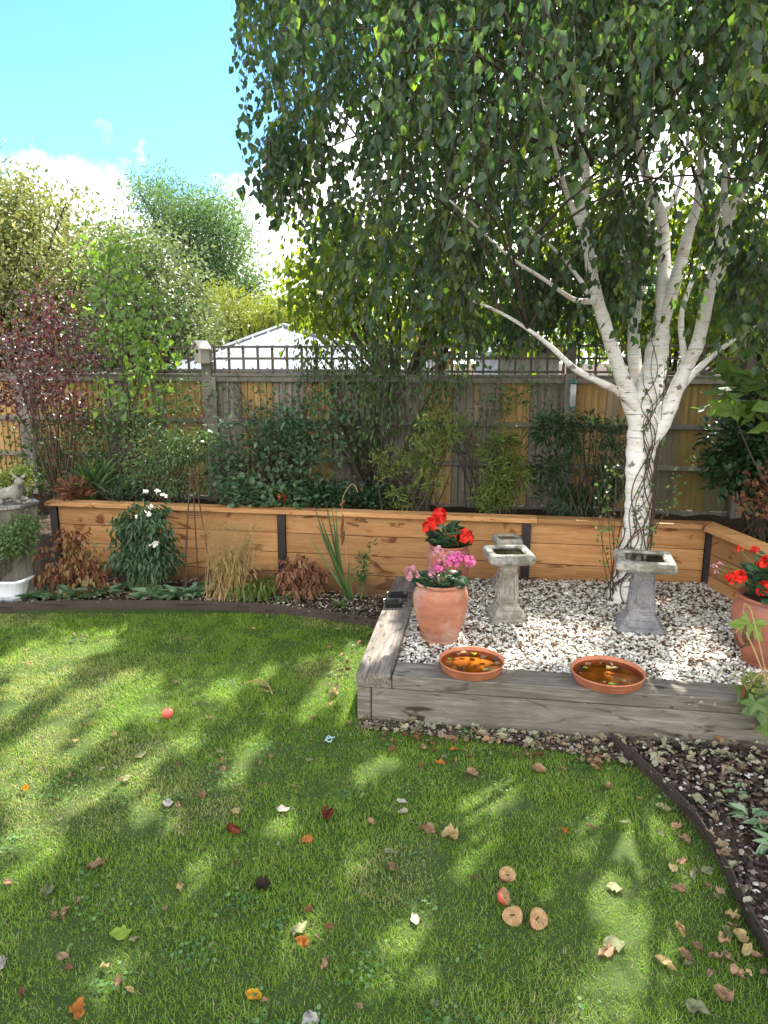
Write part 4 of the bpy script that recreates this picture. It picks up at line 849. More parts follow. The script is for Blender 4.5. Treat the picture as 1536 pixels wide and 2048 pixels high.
def crown():
    rg = np.random.default_rng(77)
    N = 90000; p = CEN + nrm(rg.normal(size=(N, 3))) * CR * (rg.random(N) ** .42)[:, None]
    x, y, z = p.T
    hr = np.hypot((x - tb[0]) / 2.9, (y - tb[1]) / 2.6)
    zl = 2.35 + 1.25 * np.clip(1.15 - hr * 1.25, 0, 1) - .15 * vnoise(x + 20, y + 20, 1.6, 4)
    big = vnoise(x + 20 + z, y + 20 - z * .5, 1.7, 9) * .5 + vnoise(x + 11 + y * .7, z + 17 - y * .4, 3.4, 10) * .5
    keep = (z > zl) & (y > 2.5) & (rg.random(N) < np.clip((big - .42) * 6, .02, 1))
    u, v_ = proj(p); low = np.interp(u, LOWX, LOWY); left = np.interp(v_, LFY, [470, 505, 478, 500, 480, 500])
    keep &= (v_ < low - 70 + 45 * rg.normal(size=N)) | (u > 1750) | (z > 4.6); keep &= (u > left)
    p = p[keep]; uu, vv = proj(p); vis = (vv > -60); thin = ~((uu > 1080) & (vv > 180) & (rg.random(len(p)) < .68)) & ~((uu > 560) & (uu < 1080) & (vv > 420) & (rg.random(len(p)) < .6)) & ~((uu < 760) & (rg.random(len(p)) < .25)); p = np.concatenate([p[vis & thin][:2150], p[~vis][:2300]])
    # lower sprays hanging in front of the fence and among the stems
    sp = [px_blob(*b[:6]) + (b[6],) for b in ((640, 470, 5.0, 70, 90, .5, 1.0), (740, 500, 4.9, 90, 100, .5, 1.0), (860, 500, 4.8, 90, 90, .5, 1.0), (960, 480, 4.6, 90, 80, .5, 1.4), (1060, 560, 5.3, 80, 90, .5, 2), (1160, 470, 5.6, 80, 80, .4, 1.5), (1250, 420, 5.6, 90, 70, .4, 1.5), (1400, 560, 5.5, 60, 60, .4, .8), (1480, 500, 4.4, 60, 90, .4, 1.5), (560, 300, 4.7, 60, 80, .4, 1.4), (1120, 560, 5.2, 110, 90, .35, 2.6), (1230, 520, 5.4, 110, 110, .35, 2.4), (1390, 560, 5.3, 120, 100, .35, 2.2), (1320, 440, 4.5, 160, 70, .35, 2.6), (1500, 600, 5.0, 80, 90, .3, 1.6), (1010, 640, 5.5, 80, 50, .3, 1.4), (700, 640, 5.6, 60, 50, .3, 1), (920, 640, 5.5, 60, 50, .3, 1.2))]
    w = np.array([b[2] for b in sp]); w = w / w.sum(); ix = rg.choice(len(sp), 760, p=w)
    q_ = np.array([b[0] for b in sp])[ix] + rvec(760, rg) * np.array([b[1] for b in sp])[ix] * (rg.random(760) ** .5)[:, None] * 1.15
    p = np.concatenate([p, q_])
    # added boughs, mostly out of view, placed along sun rays to shade the garden
    M_ = 40000; g = np.stack([rg.uniform(-3.6, 3.2, M_), rg.uniform(1.0, 4.9, M_)], 1); zz = rg.uniform(2.9, 8.0, M_)
    c = np.column_stack([g + SHIFT * zz[:, None], zz]); u, v_ = proj(c)
    ok = (((v_ < -30) & (u > -400)) | ((v_ < np.interp(u, LOWX, LOWY) - 90) & (u > np.interp(v_, LFY, LFX) + 50))) & (c[:, 1] > 3)
    ok &= ~((v_ > 0) & (u > 1150) & (v_ > 250))
    c = c[ok]; near = (np.hypot((c[:, 0] - tb[0]) / 3.6, (c[:, 1] - tb[1]) / 3.0) < 1)
    vb = (v_[ok] > -30)
    ca = np.concatenate([c[near & vb][:90], c[near & ~vb][:2100]]); cb = np.concatenate([c[~near & vb][:110], c[~near & ~vb][:3700]])
    tw = MB(); lf = MB(); cnt = 0
    for pp, K in ((p, 15), (ca, 14)):
        pa, L = strands(pp, rg, K, tb, .28, .25, .25, .75, (.038, .074)); lf.scatter(*L); cnt += len(L[1])
        tw.tubes(pa - tb, np.linspace(.0026, .0010, 5)[None].repeat(len(pa), 0), 3, .5)
    tw.build('twigs', M['vine'], birch); lf.build('crown', M['birch_leaf'], birch)
    fb = G(768, 900, 0) * 0 + np.array([.6, 8.6, 0]); ft = thing('added_shade_tree', 'added tall yellow-green tree beyond the fence whose high boughs shade the lawn and mingle with the birch', 'tree', fb)  # tree added to carry the boughs that shade the lawn
    lf = MB(); pa, L = strands(cb, rg, 14, fb, .45, .1, .3, .8, (.055, .10)); lf.scatter(*L); cnt += len(L[1]); lf.build('crown', M['birch_leaf'], ft)
    m = MB(); top = np.array([.2, -.2, 3.2]); m.tubes(smooth([(0, 0, 0), (.05, 0, 1.6), top], 5), np.linspace(.09, .06, 11)[None], 9)
    pick = pa[rg.choice(len(pa), 30), 0] - fb; stems_to(m, top, pick, .016, .004, rg=rg); m.build('trunk', M['bark'], ft, shade=True)
    return len(p), len(ca), len(cb), cnt
print('birch', crown())
# secondary branches reaching out through the crown
def branches():
    rg = np.random.default_rng(5); m = MB()
    ends = []
    for L in LIMBS[:9]:
        for j in range(5):
            a = L[rg.integers(len(L) // 2, len(L))]; s = P(a[0], a[1], TY + a[2])
            d = nrm(np.array([rg.normal(), rg.normal() * .8, .55 + .3 * rg.random()])); ln = rg.uniform(.7, 1.9)
            e = s + d * ln; e[2] = min(e[2], 6.5); mid = (s + e) / 2 + np.array([0, 0, .2]); e2 = e + d * np.array([1, 1, 0]) * .3 - np.array([0, 0, .25])
            if e2[1] < 2.6: continue
            u, v_ = proj(e2[None]); 
            if u[0] < 500: continue
            m.tubes(smooth([s, mid, e, e2], 5) - tb, np.linspace(.009, .002, 16)[None], 5)
    for px, py, dy in ((700, 120, -1.0), (620, 260, -.8), (560, 60, -.4), (900, 60, -1.6), (720, 420, -.6), (560, 340, -.2)):
        s = P(1185, 330, TY - .4); e = P(px, py, TY + dy); mid = (s + e) / 2 + np.array([0, 0, .3])
        m.tubes(smooth([s, mid, e], 8) - tb, np.linspace(.014, .002, 17)[None], 5)
    m.build('branches', M['bark'], birch, shade=True)
branches()

# vine round the trunk
def vine():
    rg = np.random.default_rng(3); o = tb.copy(); r = thing('twining_vine', 'thin dark vine with few leaves wound round the white birch trunk', 'vine', o); 
    tr_ = smooth([[*(P(a, b, TY + c)), w * .5 * sc(P(a, b, TY + c))] for a, b, c, w in trunk], 8)
    lv = []
    m = MB()
    for j in range(15):
        a0 = rg.uniform(-pi, 0) ; tw = rg.uniform(-2.4, 2.4); n = 34; i0 = rg.integers(0, 22) if j > 5 else rg.integers(0, 6)
        idx = np.linspace(i0 + 2, min(len(tr_) - 1, i0 + rg.integers(30, 60)), n); pts = []
        for q, ii in enumerate(idx):
            i = int(ii); c = tr_[i] * (1 - (ii - i)) + tr_[min(i + 1, len(tr_) - 1)] * (ii - i); a = a0 + tw * q / n + .35 * sin(q * .5 + j)
            rr = c[3] * 1.07 + .004; pts.append(c[:3] + np.array([cos(a) * rr, sin(a) * rr, 0]))
        m.tubes(np.array(pts) - o, np.linspace(.0058, .0024, n)[None], 5); lv += [pts[k] for k in rg.integers(0, n, 7)]
    # loose stems standing off the trunk
    for px0, px1, py1 in ((1228, 1215, 900), (1235, 1195, 960), (1225, 1240, 780), (1300, 1360, 990), (1298, 1345, 940), (1240, 1180, 830), (1300, 1330, 730), (1222, 1205, 1010), (1310, 1400, 900)):
        s = P(px0, 1190 if px0 < 1260 else 1060, TY - .06); e = P(px1, py1, TY - .15 + rg.uniform(-.1, .1)); mid = (s + e) / 2 + rg.normal(size=3) * .05
        q = smooth([s, mid, e], 8); m.tubes(q - o, np.linspace(.004, .0015, len(q))[None], 5); lv += [q[k] for k in rg.integers(5, len(q), 9)]
    m.build('stem', M['vine'], r, shade=True)
    lv = np.array(lv) - o; lv = lv.repeat(2, 0) + rg.normal(size=(len(lv) * 2, 3)) * .018; n = len(lv)
    m = MB(); m.scatter(LEAF, lv, rvec(n, rg) + np.array([0, 0, -.3]), rvec(n, rg) + np.array([0, -.5, .6]), rg.uniform(.022, .042, n), rg.random(n)); m.build('leaves', M['mid_leaf'], r)
vine()

# ------------------------------------------------------------------ bird baths
def rsq(h, r, z, n=6, bulge=0.0):
    pts = []
    for cx, cy, a0 in ((1, 1, 0), (-1, 1, pi / 2), (-1, -1, pi), (1, -1, 1.5 * pi)):
        for k in range(n + 1):
            a = a0 + pi / 2 * k / n; pts.append((cx * (h - r) + r * cos(a), cy * (h - r) + r * sin(a), z))
    return pts
def bath(label, px, py, rz, H, W2, mats, ornate=True, bs=1.0):
    o = G(px, py, ZG); o[2] = ZG - .012; r = thing('bird_bath', label, 'bird bath', o, rz)
    k = W2
    k0 = k; k = k * bs
    m = MB(); m.loft([rsq(.80 * k, .06 * k, 0), rsq(.80 * k, .06 * k, .055 * H), rsq(.76 * k, .08 * k, .075 * H), rsq(.70 * k, .08 * k, .12 * H), rsq(.62 * k, .05 * k, .135 * H), rsq(.60 * k, .05 * k, .165 * H), rsq(.53 * k, .05 * k, .20 * H), rsq(.47 * k, .04 * k, .245 * H), rsq(.445 * k, .03 * k, .25 * H)])
    if ornate:
        for q in range(4):   # carved leaf relief round the plinth
            a = q * pi / 2; nb_ = 15; uu = np.linspace(-.66, .66, nb_) * k; zz = (.035 + .012 * np.cos(np.arange(nb_) * pi)) * H; dd = .80 * k
            for u_, z_, d_, r_ in [(u, z, dd, .016) for u, z in zip(uu, zz)] + [(u * .78, .105 * H, .725 * k, .012) for u in uu] + [(u * .62, .185 * H, .565 * k, .010) for u in uu]:
                c = np.array([[cos(a) * u_ + sin(a) * d_, sin(a) * u_ - cos(a) * d_, z_]]); m.scatter(ICO, c, np.array([[cos(a + .6 * sin(u_ * 90)), sin(a + .6 * sin(u_ * 90)), .5]]), np.array([[0, 0, 1.]]), np.array([r_ * 1.2]), .5)
    m.build('base', M[mats[0]], r, bevel=.003); k = k0
    m = MB(); m.loft([rsq(.44 * k, .03 * k, .25 * H), rsq(.43 * k, .03 * k, .28 * H), rsq(.375 * k, .03 * k, .50 * H), rsq(.335 * k, .03 * k, .74 * H), rsq(.345 * k, .03 * k, .77 * H), rsq(.39 * k, .03 * k, .80 * H), rsq(.40 * k, .03 * k, .825 * H)])
    if ornate:
        for q in range(4):
            a = q * pi / 2; ca, sa = cos(a), sin(a)
            def T(u, d, z): return (ca * u - sa * -d, sa * u + ca * -d, z)
            def face(z): return np.interp(z / H, [.28, .5, .74], [.43, .375, .335]) * k + .0035
            def bar(u0, z0, u1, z1, w=.007):
                p = np.array([T(u0, face(z0), z0), T((u0 + u1) / 2, face((z0 + z1) / 2), (z0 + z1) / 2), T(u1, face(z1), z1)]); m.tubes(p, np.full((1, 3), w), 6)
            wa, wb = .30 * k, .24 * k
            bar(-wa, .30 * H, wa, .30 * H); bar(-wb, .70 * H, wb, .70 * H); bar(-wa, .30 * H, -wb, .70 * H); bar(wa, .30 * H, wb, .70 * H)
            for rr in (.16 * k, .10 * k):
                ang = np.linspace(0, 2 * pi, 17); p = np.array([T(rr * cos(b), face(.47 * H + rr * 1.3 * sin(b)) + .001, .47 * H + rr * 1.3 * sin(b)) for b in ang]); m.tubes(p, np.full((1, 17), .0065), 5)
            for u, z in ((-.12, .62), (.12, .62), (0, .64), (-.15, .35), (.15, .35), (0, .335)):
                bar(u * k - .008, z * H, u * k + .008, z * H + .012, .006)
    m.build('pedestal', M[mats[1]], r, bevel=.002)
    m = MB(); zt = H; th = .165 * H; e = k
    m.loft([rsq(.50 * e, .06 * e, .822 * H), rsq(.66 * e, .12 * e, .835 * H), rsq(.93 * e, .16 * e, .868 * H), rsq(1.0 * e, .17 * e, .90 * H), rsq(1.0 * e, .17 * e, .955 * H), rsq(.955 * e, .16 * e, .99 * H), rsq(.91 * e, .16 * e, zt), rsq(.70 * e, .20 * e, zt), rsq(.66 * e, .2 * e, zt - .008), rsq(.60 * e, .2 * e, zt - .025), rsq(.4 * e, .2 * e, zt - .032)], cap=(True, True))
    # worn chips on the rim
    bw = m.build('bowl', M[mats[2]], r, bevel=.002)
    m = MB(); m.add([(x, y, zt - .013) for x, y, _ in rsq(.645 * e, .2 * e, 0)], ngons=[list(range(28))]); m.build('water', M['bath_water'], bw)
    m = MB(); rg = np.random.default_rng(int(px)); n = 16; pp = np.stack([rg.uniform(-.5, .5, n) * e, rg.uniform(-.5, .5, n) * e, np.full(n, zt - .010)], 1)
    return r, k, zt
b1, _, z1 = bath('pale stone square bird bath standing beside the pink geranium pot', 1012, 1236, radians(3), .50, .155, ('stone', 'stone', 'stone_rim'))
b2, _, z2 = bath('bluish stone square bird bath standing in front of the birch trunk', 1278, 1254, radians(-14), .505, .185, ('stone_blue', 'stone_blue', 'stone_rim'))
b3, _, z3 = bath('small old stone bird bath half hidden behind the front pale one', 1011, 1172, radians(2), .415, .105, ('stone_old', 'stone_old', 'stone_old'), False, 1.35)

# ------------------------------------------------------------------ pots
def pot(label, px, py, R, H, mat, seed, prof=None):
    o = G(px, py, ZG); o[2] = ZG; r = thing('plant_pot', label, 'plant pot', o)
    prof = prof or [(.62, 0), (.64, .01), (.66, .05), (.645, .065), (.665, .08), (.75, .20), (.89, .38), (.97, .56), (1.0, .70), (.985, .78), (.93, .86), (.87, .905), (.85, .925), (.86, .94), (.905, .955), (.925, .975), (.915, .995), (.87, 1.0), (.80, .985), (.79, .93), (.80, .90)]
    m = MB(); m.lathe([(a * R, b * H) for a, b in prof], 64, cap=(True, False)); m.build('pot_body', M[mat], r, shade=True)
    m = MB(); m.lathe([(.795 * R, H * .93), (.5 * R, H * .95), (.02, H * .955)], 32, cap=(False, True)); m.build('compost', M['soilmat'], r, shade=True)
    return r, o
def flowerhead(mb, c, R, n, s, rg, tint=(0, 1)):
    d = rvec(n, rg); d[:, 2] = np.abs(d[:, 2]) * .9 - .15; d = nrm(d); p = c + d * R * rg.uniform(.6, 1, (n, 1))
    t1 = rvec(n, rg); mb.scatter(T_round(7, .25), p, np.cross(d, t1), d, rg.uniform(.7, 1.2, n) * s, rg.uniform(*tint, n))
def geranium(name, label, o, ztop, R, seed, heads, mat, leafn=90, hz=.16, side=1.0, extra=None):
    rg = np.random.default_rng(seed); base = o + np.array([0, 0, ztop]); r = thing(name, label, 'geranium', base)
    m = MB(); n = leafn; d = rvec(n, rg); d[:, 2] = np.abs(d[:, 2]); p = d * np.array([R, R, hz]) * rg.uniform(.45, 1, (n, 1)) + np.array([0, 0, .02])
    m.scatter(T_round(9, .16, .06), p, d * np.array([1, 1, .2]) + rvec(n, rg) * .3, np.array([0, -.25, 1]) + d * .5 + rvec(n, rg) * .3, rg.uniform(.045, .078, n), rg.random(n)); m.build('foliage', M['geranium_leaf'], r)
    s = MB(); k = 24; stems_to(s, np.zeros((k, 3)) + rg.normal(size=(k, 3)) * [.03, .03, 0], p[:k], .005, .003, rg=rg)
    hp = []
    for px, py, w, dy in heads:
        h = P(px, py, base[1] + dy) - base; hp.append(h)
        stems_to(s, np.array([[0, 0, .03]]), h[None], .0035, .0022, rg=rg)
    s.build('stem', M['stem_green'], r)
    for (px, py, w, dy), h in zip(heads, hp):
        fm = MB(); Rr = w * .5 * sc(h + base); flowerhead(fm, h, Rr, max(10, int(26 * min(1, Rr / .03))), Rr * .95, rg); fm.build('flower_head', M[mat if not extra or (px, py) not in extra else extra[(px, py)]], r)
    return r
p1, o1 = pot('terracotta urn pot holding pink geraniums at the corner of the gravel', 880, 1279, .175, .395, 'terra', 1)
geranium('geranium', 'pink-flowered geranium growing in the terracotta urn pot', o1, .355, .125, 61,
         [(919, 1122, 28, .0), (940, 1124, 20, .02), (905, 1124, 22, -.02), (877, 1136, 24, .0), (866, 1158, 20, 0), (824, 1147, 24, -.02), (818, 1154, 14, -.04), (877, 1103, 18, .05), (903, 1110, 16, .05), (885, 1118, 16, 0), (863, 1145, 16, 0)], 'pink', 60, .085,
         extra={(824, 1147): 'palepink', (818, 1154): 'palepink', (877, 1103): 'palepink', (903, 1110): 'palepink', (866, 1158): 'palepink', (863, 1145): 'palepink', (885, 1118): 'palepink'})
p2, o2 = pot('rounded terracotta pot of red geraniums behind the pink one by the timber wall', 896, 1188, .165, .40, 'terra_old', 2)
geranium('geranium', 'red-flowered geranium with dark leaves in the rear pot by the wall', o2, .385, .16, 62, [(878, 1029, 24, 0), (868, 1045, 26, 0), (857, 1056, 22, -.02), (882, 1040, 20, 0), (929, 1077, 32, -.1), (851, 1052, 14, 0)], 'red', 95, .13)
p3, o3 = pot('large terracotta pot at the right edge on the gravel', 1540, 1326, .235, .42, 'terra_old', 3)
geranium('geranium', 'red geranium overflowing the large pot at the right edge', o3, .42, .25, 63, [(1463, 1158, 22, -.05), (1479, 1155, 26, -.05), (1532, 1180, 26, -.1), (1479, 1099, 14, 0), (1534, 1128, 26, 0), (1440, 1128, 10, 0), (1428, 1132, 10, 0), (1510, 1100, 14, .1), (1433, 1145, 9, 0)], 'red', 150, .22,
         extra={(1440, 1128): 'palepink', (1428, 1132): 'palepink', (1433, 1145): 'palepink'})
# trailing nasturtium-like plant at the right edge
def trailing():
    rg = np.random.default_rng(8); b = G(1548, 1440, .04); r = thing('trailing_plant', 'big-leaved trailing plant with brown curled leaves spilling over the sleepers at the right edge', 'plant', b)
    m = MB(); pts = [(1505, 1235, 3.5, .13), (1520, 1400, 3.3, .12), (1500, 1375, 3.35, .09), (1545, 1420, 3.3, .13), (1530, 1440, 3.25, .1), (1550, 1370, 3.3, .12), (1512, 1395, 3.28, .08)]
    pos = np.array([P(a, c, Y) for a, c, Y, _ in pts]) - b
    m.scatter(PALM, pos, np.array([[0, -.3, -1.]] * len(pts)) + rg.normal(size=(len(pts), 3)) * .35, np.array([[-.1, -1, .4]] * len(pts)) + rg.normal(size=(len(pts), 3)) * .25, np.array([p[3] for p in pts]) * 1.15, rg.uniform(.1, .7, len(pts))); m.build('foliage', M['lime_leaf'], r)
    m = MB()
    for A in ([(1545, 1430, 3.3), (1530, 1340, 3.33), (1512, 1260, 3.4), (1500, 1215, 3.5)], [(1550, 1425, 3.3), (1520, 1330, 3.3), (1490, 1262, 3.42), (1478, 1258, 3.45), (1470, 1268, 3.45)], [(1550, 1360, 3.3), (1525, 1345, 3.3), (1505, 1362, 3.3)], [(1505, 1225, 3.5), (1490, 1208, 3.5), (1486, 1228, 3.5)]):
        q = smooth([P(*a) - b for a in A], 6); m.tubes(q, np.full((1, len(q)), .0035), 6)
    m.build('stem', M['straw'], r)
    m = MB()
    for A in ([(1470, 1266, 3.44), (1474, 1285, 3.44), (1486, 1296, 3.43)], [(1492, 1250, 3.42), (1488, 1275, 3.42), (1498, 1288, 3.42)], [(1505, 1262, 3.42), (1500, 1285, 3.41), (1486, 1292, 3.4)], [(1484, 1370, 3.34), (1488, 1385, 3.33), (1482, 1398, 3.33)]):
        q = smooth([P(*a) - b for a in A], 5); m.tubes(q, (.012 * np.sin(np.linspace(.3, 2.8, len(q))))[None], 5, .3)
    m.build('curled_leaf', M['l_brown'], r)
trailing()
shrub('hydrangea', 'pale mottled flower cluster among leaves at the right end of the sleepers', 'plant', G(1560, 1450, .04), [px_blob(1510, 1368, 3.35, 22, 14, .05)], 20, 8, .02, .02, 'choisya_leaf', tpl=ROUND, nst=5, sr=(.004, .002), stem='stem_green', seed=72, tint=(.5, 1))

# ------------------------------------------------------------------ saucers of water
def saucer(label, px, py, R, seed, tilt):
    o = G(px, py, ZT + .03); o[2] = ZT + .004; r = thing('saucer', label, 'saucer', o); 
    m = MB(); m.lathe([(.90 * R, 0), (.905 * R, .004), (.985 * R, .046), (1.0 * R, .048), (1.0 * R, .055), (.985 * R, .057), (.968 * R, .054), (.93 * R, .010), (.9 * R, .006)], 72, cap=(True, False)); m.build('dish', M['saucer'], r, shade=True)
    m = MB(); m.lathe([(.925 * R, .008), (.02 * R, .008)], 48, cap=(False, True)); m.build('silt', M['silt'], r)
    m = MB(); m.lathe([(.955 * R, .035), (.3 * R, .035)], 48, cap=(False, True)); m.build('water', M['water'], r)
    rg = np.random.default_rng(seed); mats = ['l_brown', 'l_green', 'l_dark', 'l_lime', 'l_tan', 'l_dark', 'l_brown', 'l_green', 'l_cream', 'l_dark', 'l_brown', 'l_dark', 'l_lime', 'l_green']
    for i, mm in enumerate(mats):
        a = rg.uniform(0, 2 * pi); rr = R * rg.uniform(.5, .82); s = rg.uniform(.035, .06)
        c = MB(); aa = rg.uniform(0, 6.28); c.scatter(LEAF, np.array([[0, 0, 0.]]), np.array([[cos(aa), sin(aa), 0.]]), np.array([[rg.normal() * .12, rg.normal() * .12, 1]]), np.array([s]), .5)
        q = c.build('floating_leaf', M[mm]); q.location = (o[0] + rr * cos(a), o[1] + rr * sin(a), o[2] + .036 + .001 * (i % 3))
        tag(q, 'wet leaf floating on the amber water of the ' + ('left' if px < 1000 else 'right') + ' terracotta saucer', 'leaf', 'leaves floating in the ' + ('left' if px < 1000 else 'right') + ' saucer')
saucer('terracotta saucer of amber water below the urn pot, the left of the two', 943, 1328, .185, 1, 0)
saucer('terracotta saucer of amber water on the sleeper below the bluish bird bath', 1215, 1350, .196, 2, 0)
def tray(label, px, py, w, d, h, rz, handle=False):
    o = G(px, py, ZT); o[2] = ZT + .006; r = thing('feeding_dish', label, 'dish', o, rz); m = MB()
    m.loft([rsq(w * .42, .02, 0), rsq(w * .5, .025, h), rsq(w * .52, .026, h), rsq(w * .515, .026, h + .004), rsq(w * .47, .022, h + .002), rsq(w * .40, .02, .006)])
    for v in m.V: v[:, 1] *= d / w
    m.build('dish_body', M['black_plastic'], r, bevel=.001)
    m = MB(); m.box(w * .5, w * .74, -.014, .014, h - .004, h + .002, .5); m.build('handle', M['black_plastic'], r, bevel=.001); return r
tray('shallow black plastic dish on the side sleeper, nearer the lawn', 787, 1213, .14, .10, .035, radians(5))
tray('second black plastic dish pushed behind the first on the side sleeper', 795, 1196, .15, .07, .03, radians(8))

# ------------------------------------------------------------------ birdhouse, feeder, obelisk
def birdhouse():
    fp = lw(posts[2], FD - .16); c = P(404, 712, fp[1]); o = np.array([c[0], c[1], 1.965]); r = thing('birdhouse', 'pale wooden birdhouse with a round hole on the fence post', 'birdhouse', o, radians(-38) )
    w, d, h = .048, .055, .14
    m = MB(); 
    ring = [(-w, 0), (w, 0), (w, h), (0, h + .06), (-w, h)]
    m.loft([[(x, y, z) for x, z in ring] for y in (d, -d)]); bx = m.build('box', M['birdbox'], r, bevel=.003)
    for sg in (-1, 1):
        m = MB(); e = (sg * (w + .02), h - .012); q = [(0, h + .064), e, (e[0], e[1] + .014), (0, h + .080)]
        if sg < 0: q = q[::-1]
        m.loft([[(x, y, z) for x, z in q] for y in (-d - .025, d + .015)]); m.build('roof', M['birdbox'], r, bevel=.002)
    m = MB(); a = np.arange(20) * 2 * pi / 20; m.loft([[(.019 * cos(t_), y, .115 + .019 * sin(t_)) for t_ in a] for y in (-d - .001, -d - .0025)]); m.build('entrance_hole', M['dark'], bx)
    m = MB(); m.tubes(np.array([(0, -d, .075), (0, -d - .04, .075)]), np.full((1, 2), .005), 8); m.build('perch', M['birdbox'], bx)
birdhouse()
def feeder():
    p = P(1146, 788, lw(posts[4], FD - .2)[1]); r = thing('bird_feeder', 'clear tube bird feeder with a green cap hanging by the fence post', 'bird feeder', (p[0], p[1], p[2] - .11))
    m = MB(); m.lathe([(.026, .0), (.026, .20)], 24); m.build('tube', M['clear'], r, shade=True)
    m = MB(); m.lathe([(.034, .20), (.036, .205), (.030, .232), (.008, .24)], 24); m.build('lid', M['cyan_plastic'], r, shade=True)
    m = MB(); m.lathe([(.036, -.018), (.038, -.006), (.03, 0)], 24); m.build('base', M['cyan_plastic'], r, shade=True)
    m = MB(); m.tubes(np.array([(0, 0, .24), (0, .03, .36)]), np.full((1, 2), .002), 5); m.build('hanger', M['iron'], r)
    for z in (.03, .12):
        m = MB(); m.tubes(np.array([(-.055, 0, z), (.055, 0, z)]), np.full((1, 2), .003), 6); m.build('perch', M['iron'], r)
feeder()
def obelisk():
    b = G(398, 1183, .045); r = thing('garden_obelisk', 'tall slender rusty iron obelisk against the timber wall', 'obelisk', b, radians(18)); top = P(383, 938, b[1]) - b
    H = top[2]; hw = .118
    for q in range(4):
        a = pi / 4 + q * pi / 2; m = MB(); t_ = np.linspace(0, 1, 8); rr = hw * 1.35 * (1 - t_) ** .85 + .010
        m.tubes(np.stack([rr * cos(a), rr * sin(a) * .8, t_ * H], 1), np.full((1, 8), .0042), 6); m.build('rod', M['iron'], r)
    for q in range(4):
        a = q * pi / 2; m = MB(); t_ = np.linspace(0, 1, 8); rr = hw * .95 * (1 - t_) ** .85 + .008
        m.tubes(np.stack([rr * cos(a), rr * sin(a) * .8, t_ * H], 1), np.full((1, 8), .0032), 6); m.build('rod', M['iron'], r)
    for z in (.22, .62, .86):
        rr = hw * 1.35 * (1 - z) ** .85 + .012; m = MB(); p = [(rr * cos(pi / 4 + k * pi / 2), .8 * rr * sin(pi / 4 + k * pi / 2), z * H) for k in range(5)]
        m.tubes(np.array(p), np.full((1, 5), .0035), 6); m.build('hoop', M['iron'], r)
obelisk()

# ------------------------------------------------------------------ stump, statue, trough
sb = G(40, 1190, .03); SY = sb[1]
r = thing('log_stump', 'upright old log used as a stand for the reclining statue', 'stump', sb)
stp = P(40, 1012, SY)[2]; m = MB(); rg = np.random.default_rng(9); nA = 40; a = np.arange(nA) * 2 * pi / nA
rad = .195 * (1 + .05 * np.sin(a * 5) + .03 * np.sin(a * 11 + 1) + .02 * rg.normal(size=nA)); rings = []
for z in (0, .1, .3, .5, .62, stp - sb[2]): rings.append(np.stack([rad * np.cos(a) * (1.05 - .06 * z), rad * np.sin(a) * (1.05 - .06 * z), np.full(nA, z)], 1))
m.loft(rings); m.build('trunk', M['log'], r, shade=False)
r = thing('stone_slab', 'thin round stone slab on top of the old log', 'slab', (sb[0], sb[1], stp + .001)); m = MB(); m.lathe([(.19, 0), (.215, .006), (.22, .022), (.20, .030)], 28, wob=.02); m.build('slab', M['stone_old'], r)
# reclining animal statue grown from a skinned skeleton
def statue():
    zb = stp + .033; rt = thing('animal_statue', 'weathered grey reclining cat statue with pricked ears on the log', 'statue', (sb[0], sb[1], zb))
    me = bpy.data.meshes.new('body')
    V = [(-.13, 0, .055), (-.06, 0, .068), (.02, 0, .078), (.075, -.005, .10), (.10, -.012, .145), (.112, -.025, .185), (.125, -.06, .182),   # spine, neck, head, muzzle
         (-.13, -.055, .035), (-.05, -.085, .025), (.0, -.095, .015), (.06, -.05, .03), (.14, -.085, .014), (-.17, .03, .03), (-.13, .09, .018), (.06, .045, .03), (.13, .06, .014)]
    E = [(0, 1), (1, 2), (2, 3), (3, 4), (4, 5), (5, 6), (0, 7), (7, 8), (8, 9), (3, 10), (10, 11), (0, 12), (12, 13), (3, 14), (14, 15)]
    R = [.060, .062, .055, .045, .033, .044, .022, .050, .026, .018, .025, .016, .02, .012, .025, .016]
    me.from_pydata(V, E, []); me.materials.append(M['stone_old']); o = bpy.data.objects.new('body', me); COL.objects.link(o); o.parent = rt
    sk = o.modifiers.new('skin', 'SKIN'); d = me.skin_vertices[0].data
    for i, q in enumerate(R): d[i].radius = (q, q)
    d[0].use_root = True; sk.use_smooth_shade = True; ss = o.modifiers.new('sub', 'SUBSURF'); ss.levels = 2; ss.render_levels = 2
    for sg in (-1, 1):
        m = MB(); c = np.array([.112 + sg * .026, -.02, .208]); a_ = np.arange(10) * 2 * pi / 10
        m.loft([[(c[0] + sg * t_ * .035 + (1 - t_) * .024 * cos(q), c[1] + (1 - t_) * .011 * sin(q), c[2] + t_ * .045) for q in a_] for t_ in (0, .35, .7, .97)]); m.build('ear', M['stone_old'], rt, shade=True)
statue()
def trough():
    o = G(8, 1196, .05); r = thing('planter_trough', 'white fluted trough planter at the left edge of the border', 'planter', o, radians(-6)); m = MB()
    a = np.arange(64) * 2 * pi / 64
    def ring(w, d, z): return np.stack([w * np.sign(np.cos(a)) * np.abs(np.cos(a)) ** .5 * (1 + .015 * np.cos(24 * a)), d * np.sign(np.sin(a)) * np.abs(np.sin(a)) ** .5 * (1 + .03 * np.cos(24 * a)), np.full(64, z)], 1)
    m.loft([ring(.19, .10, 0), ring(.20, .11, .06), ring(.225, .125, .15), ring(.25, .14, .17), ring(.25, .14, .185), ring(.225, .12, .185), ring(.20, .11, .12)], cap=(True, False)); m.build('trough_body', M['white_trough'], r, shade=True)
    m = MB(); m.add([tuple(p) for p in ring(.215, .115, .15)], ngons=[list(range(64))]); m.build('compost', M['soilmat'], r); return o
to = trough()
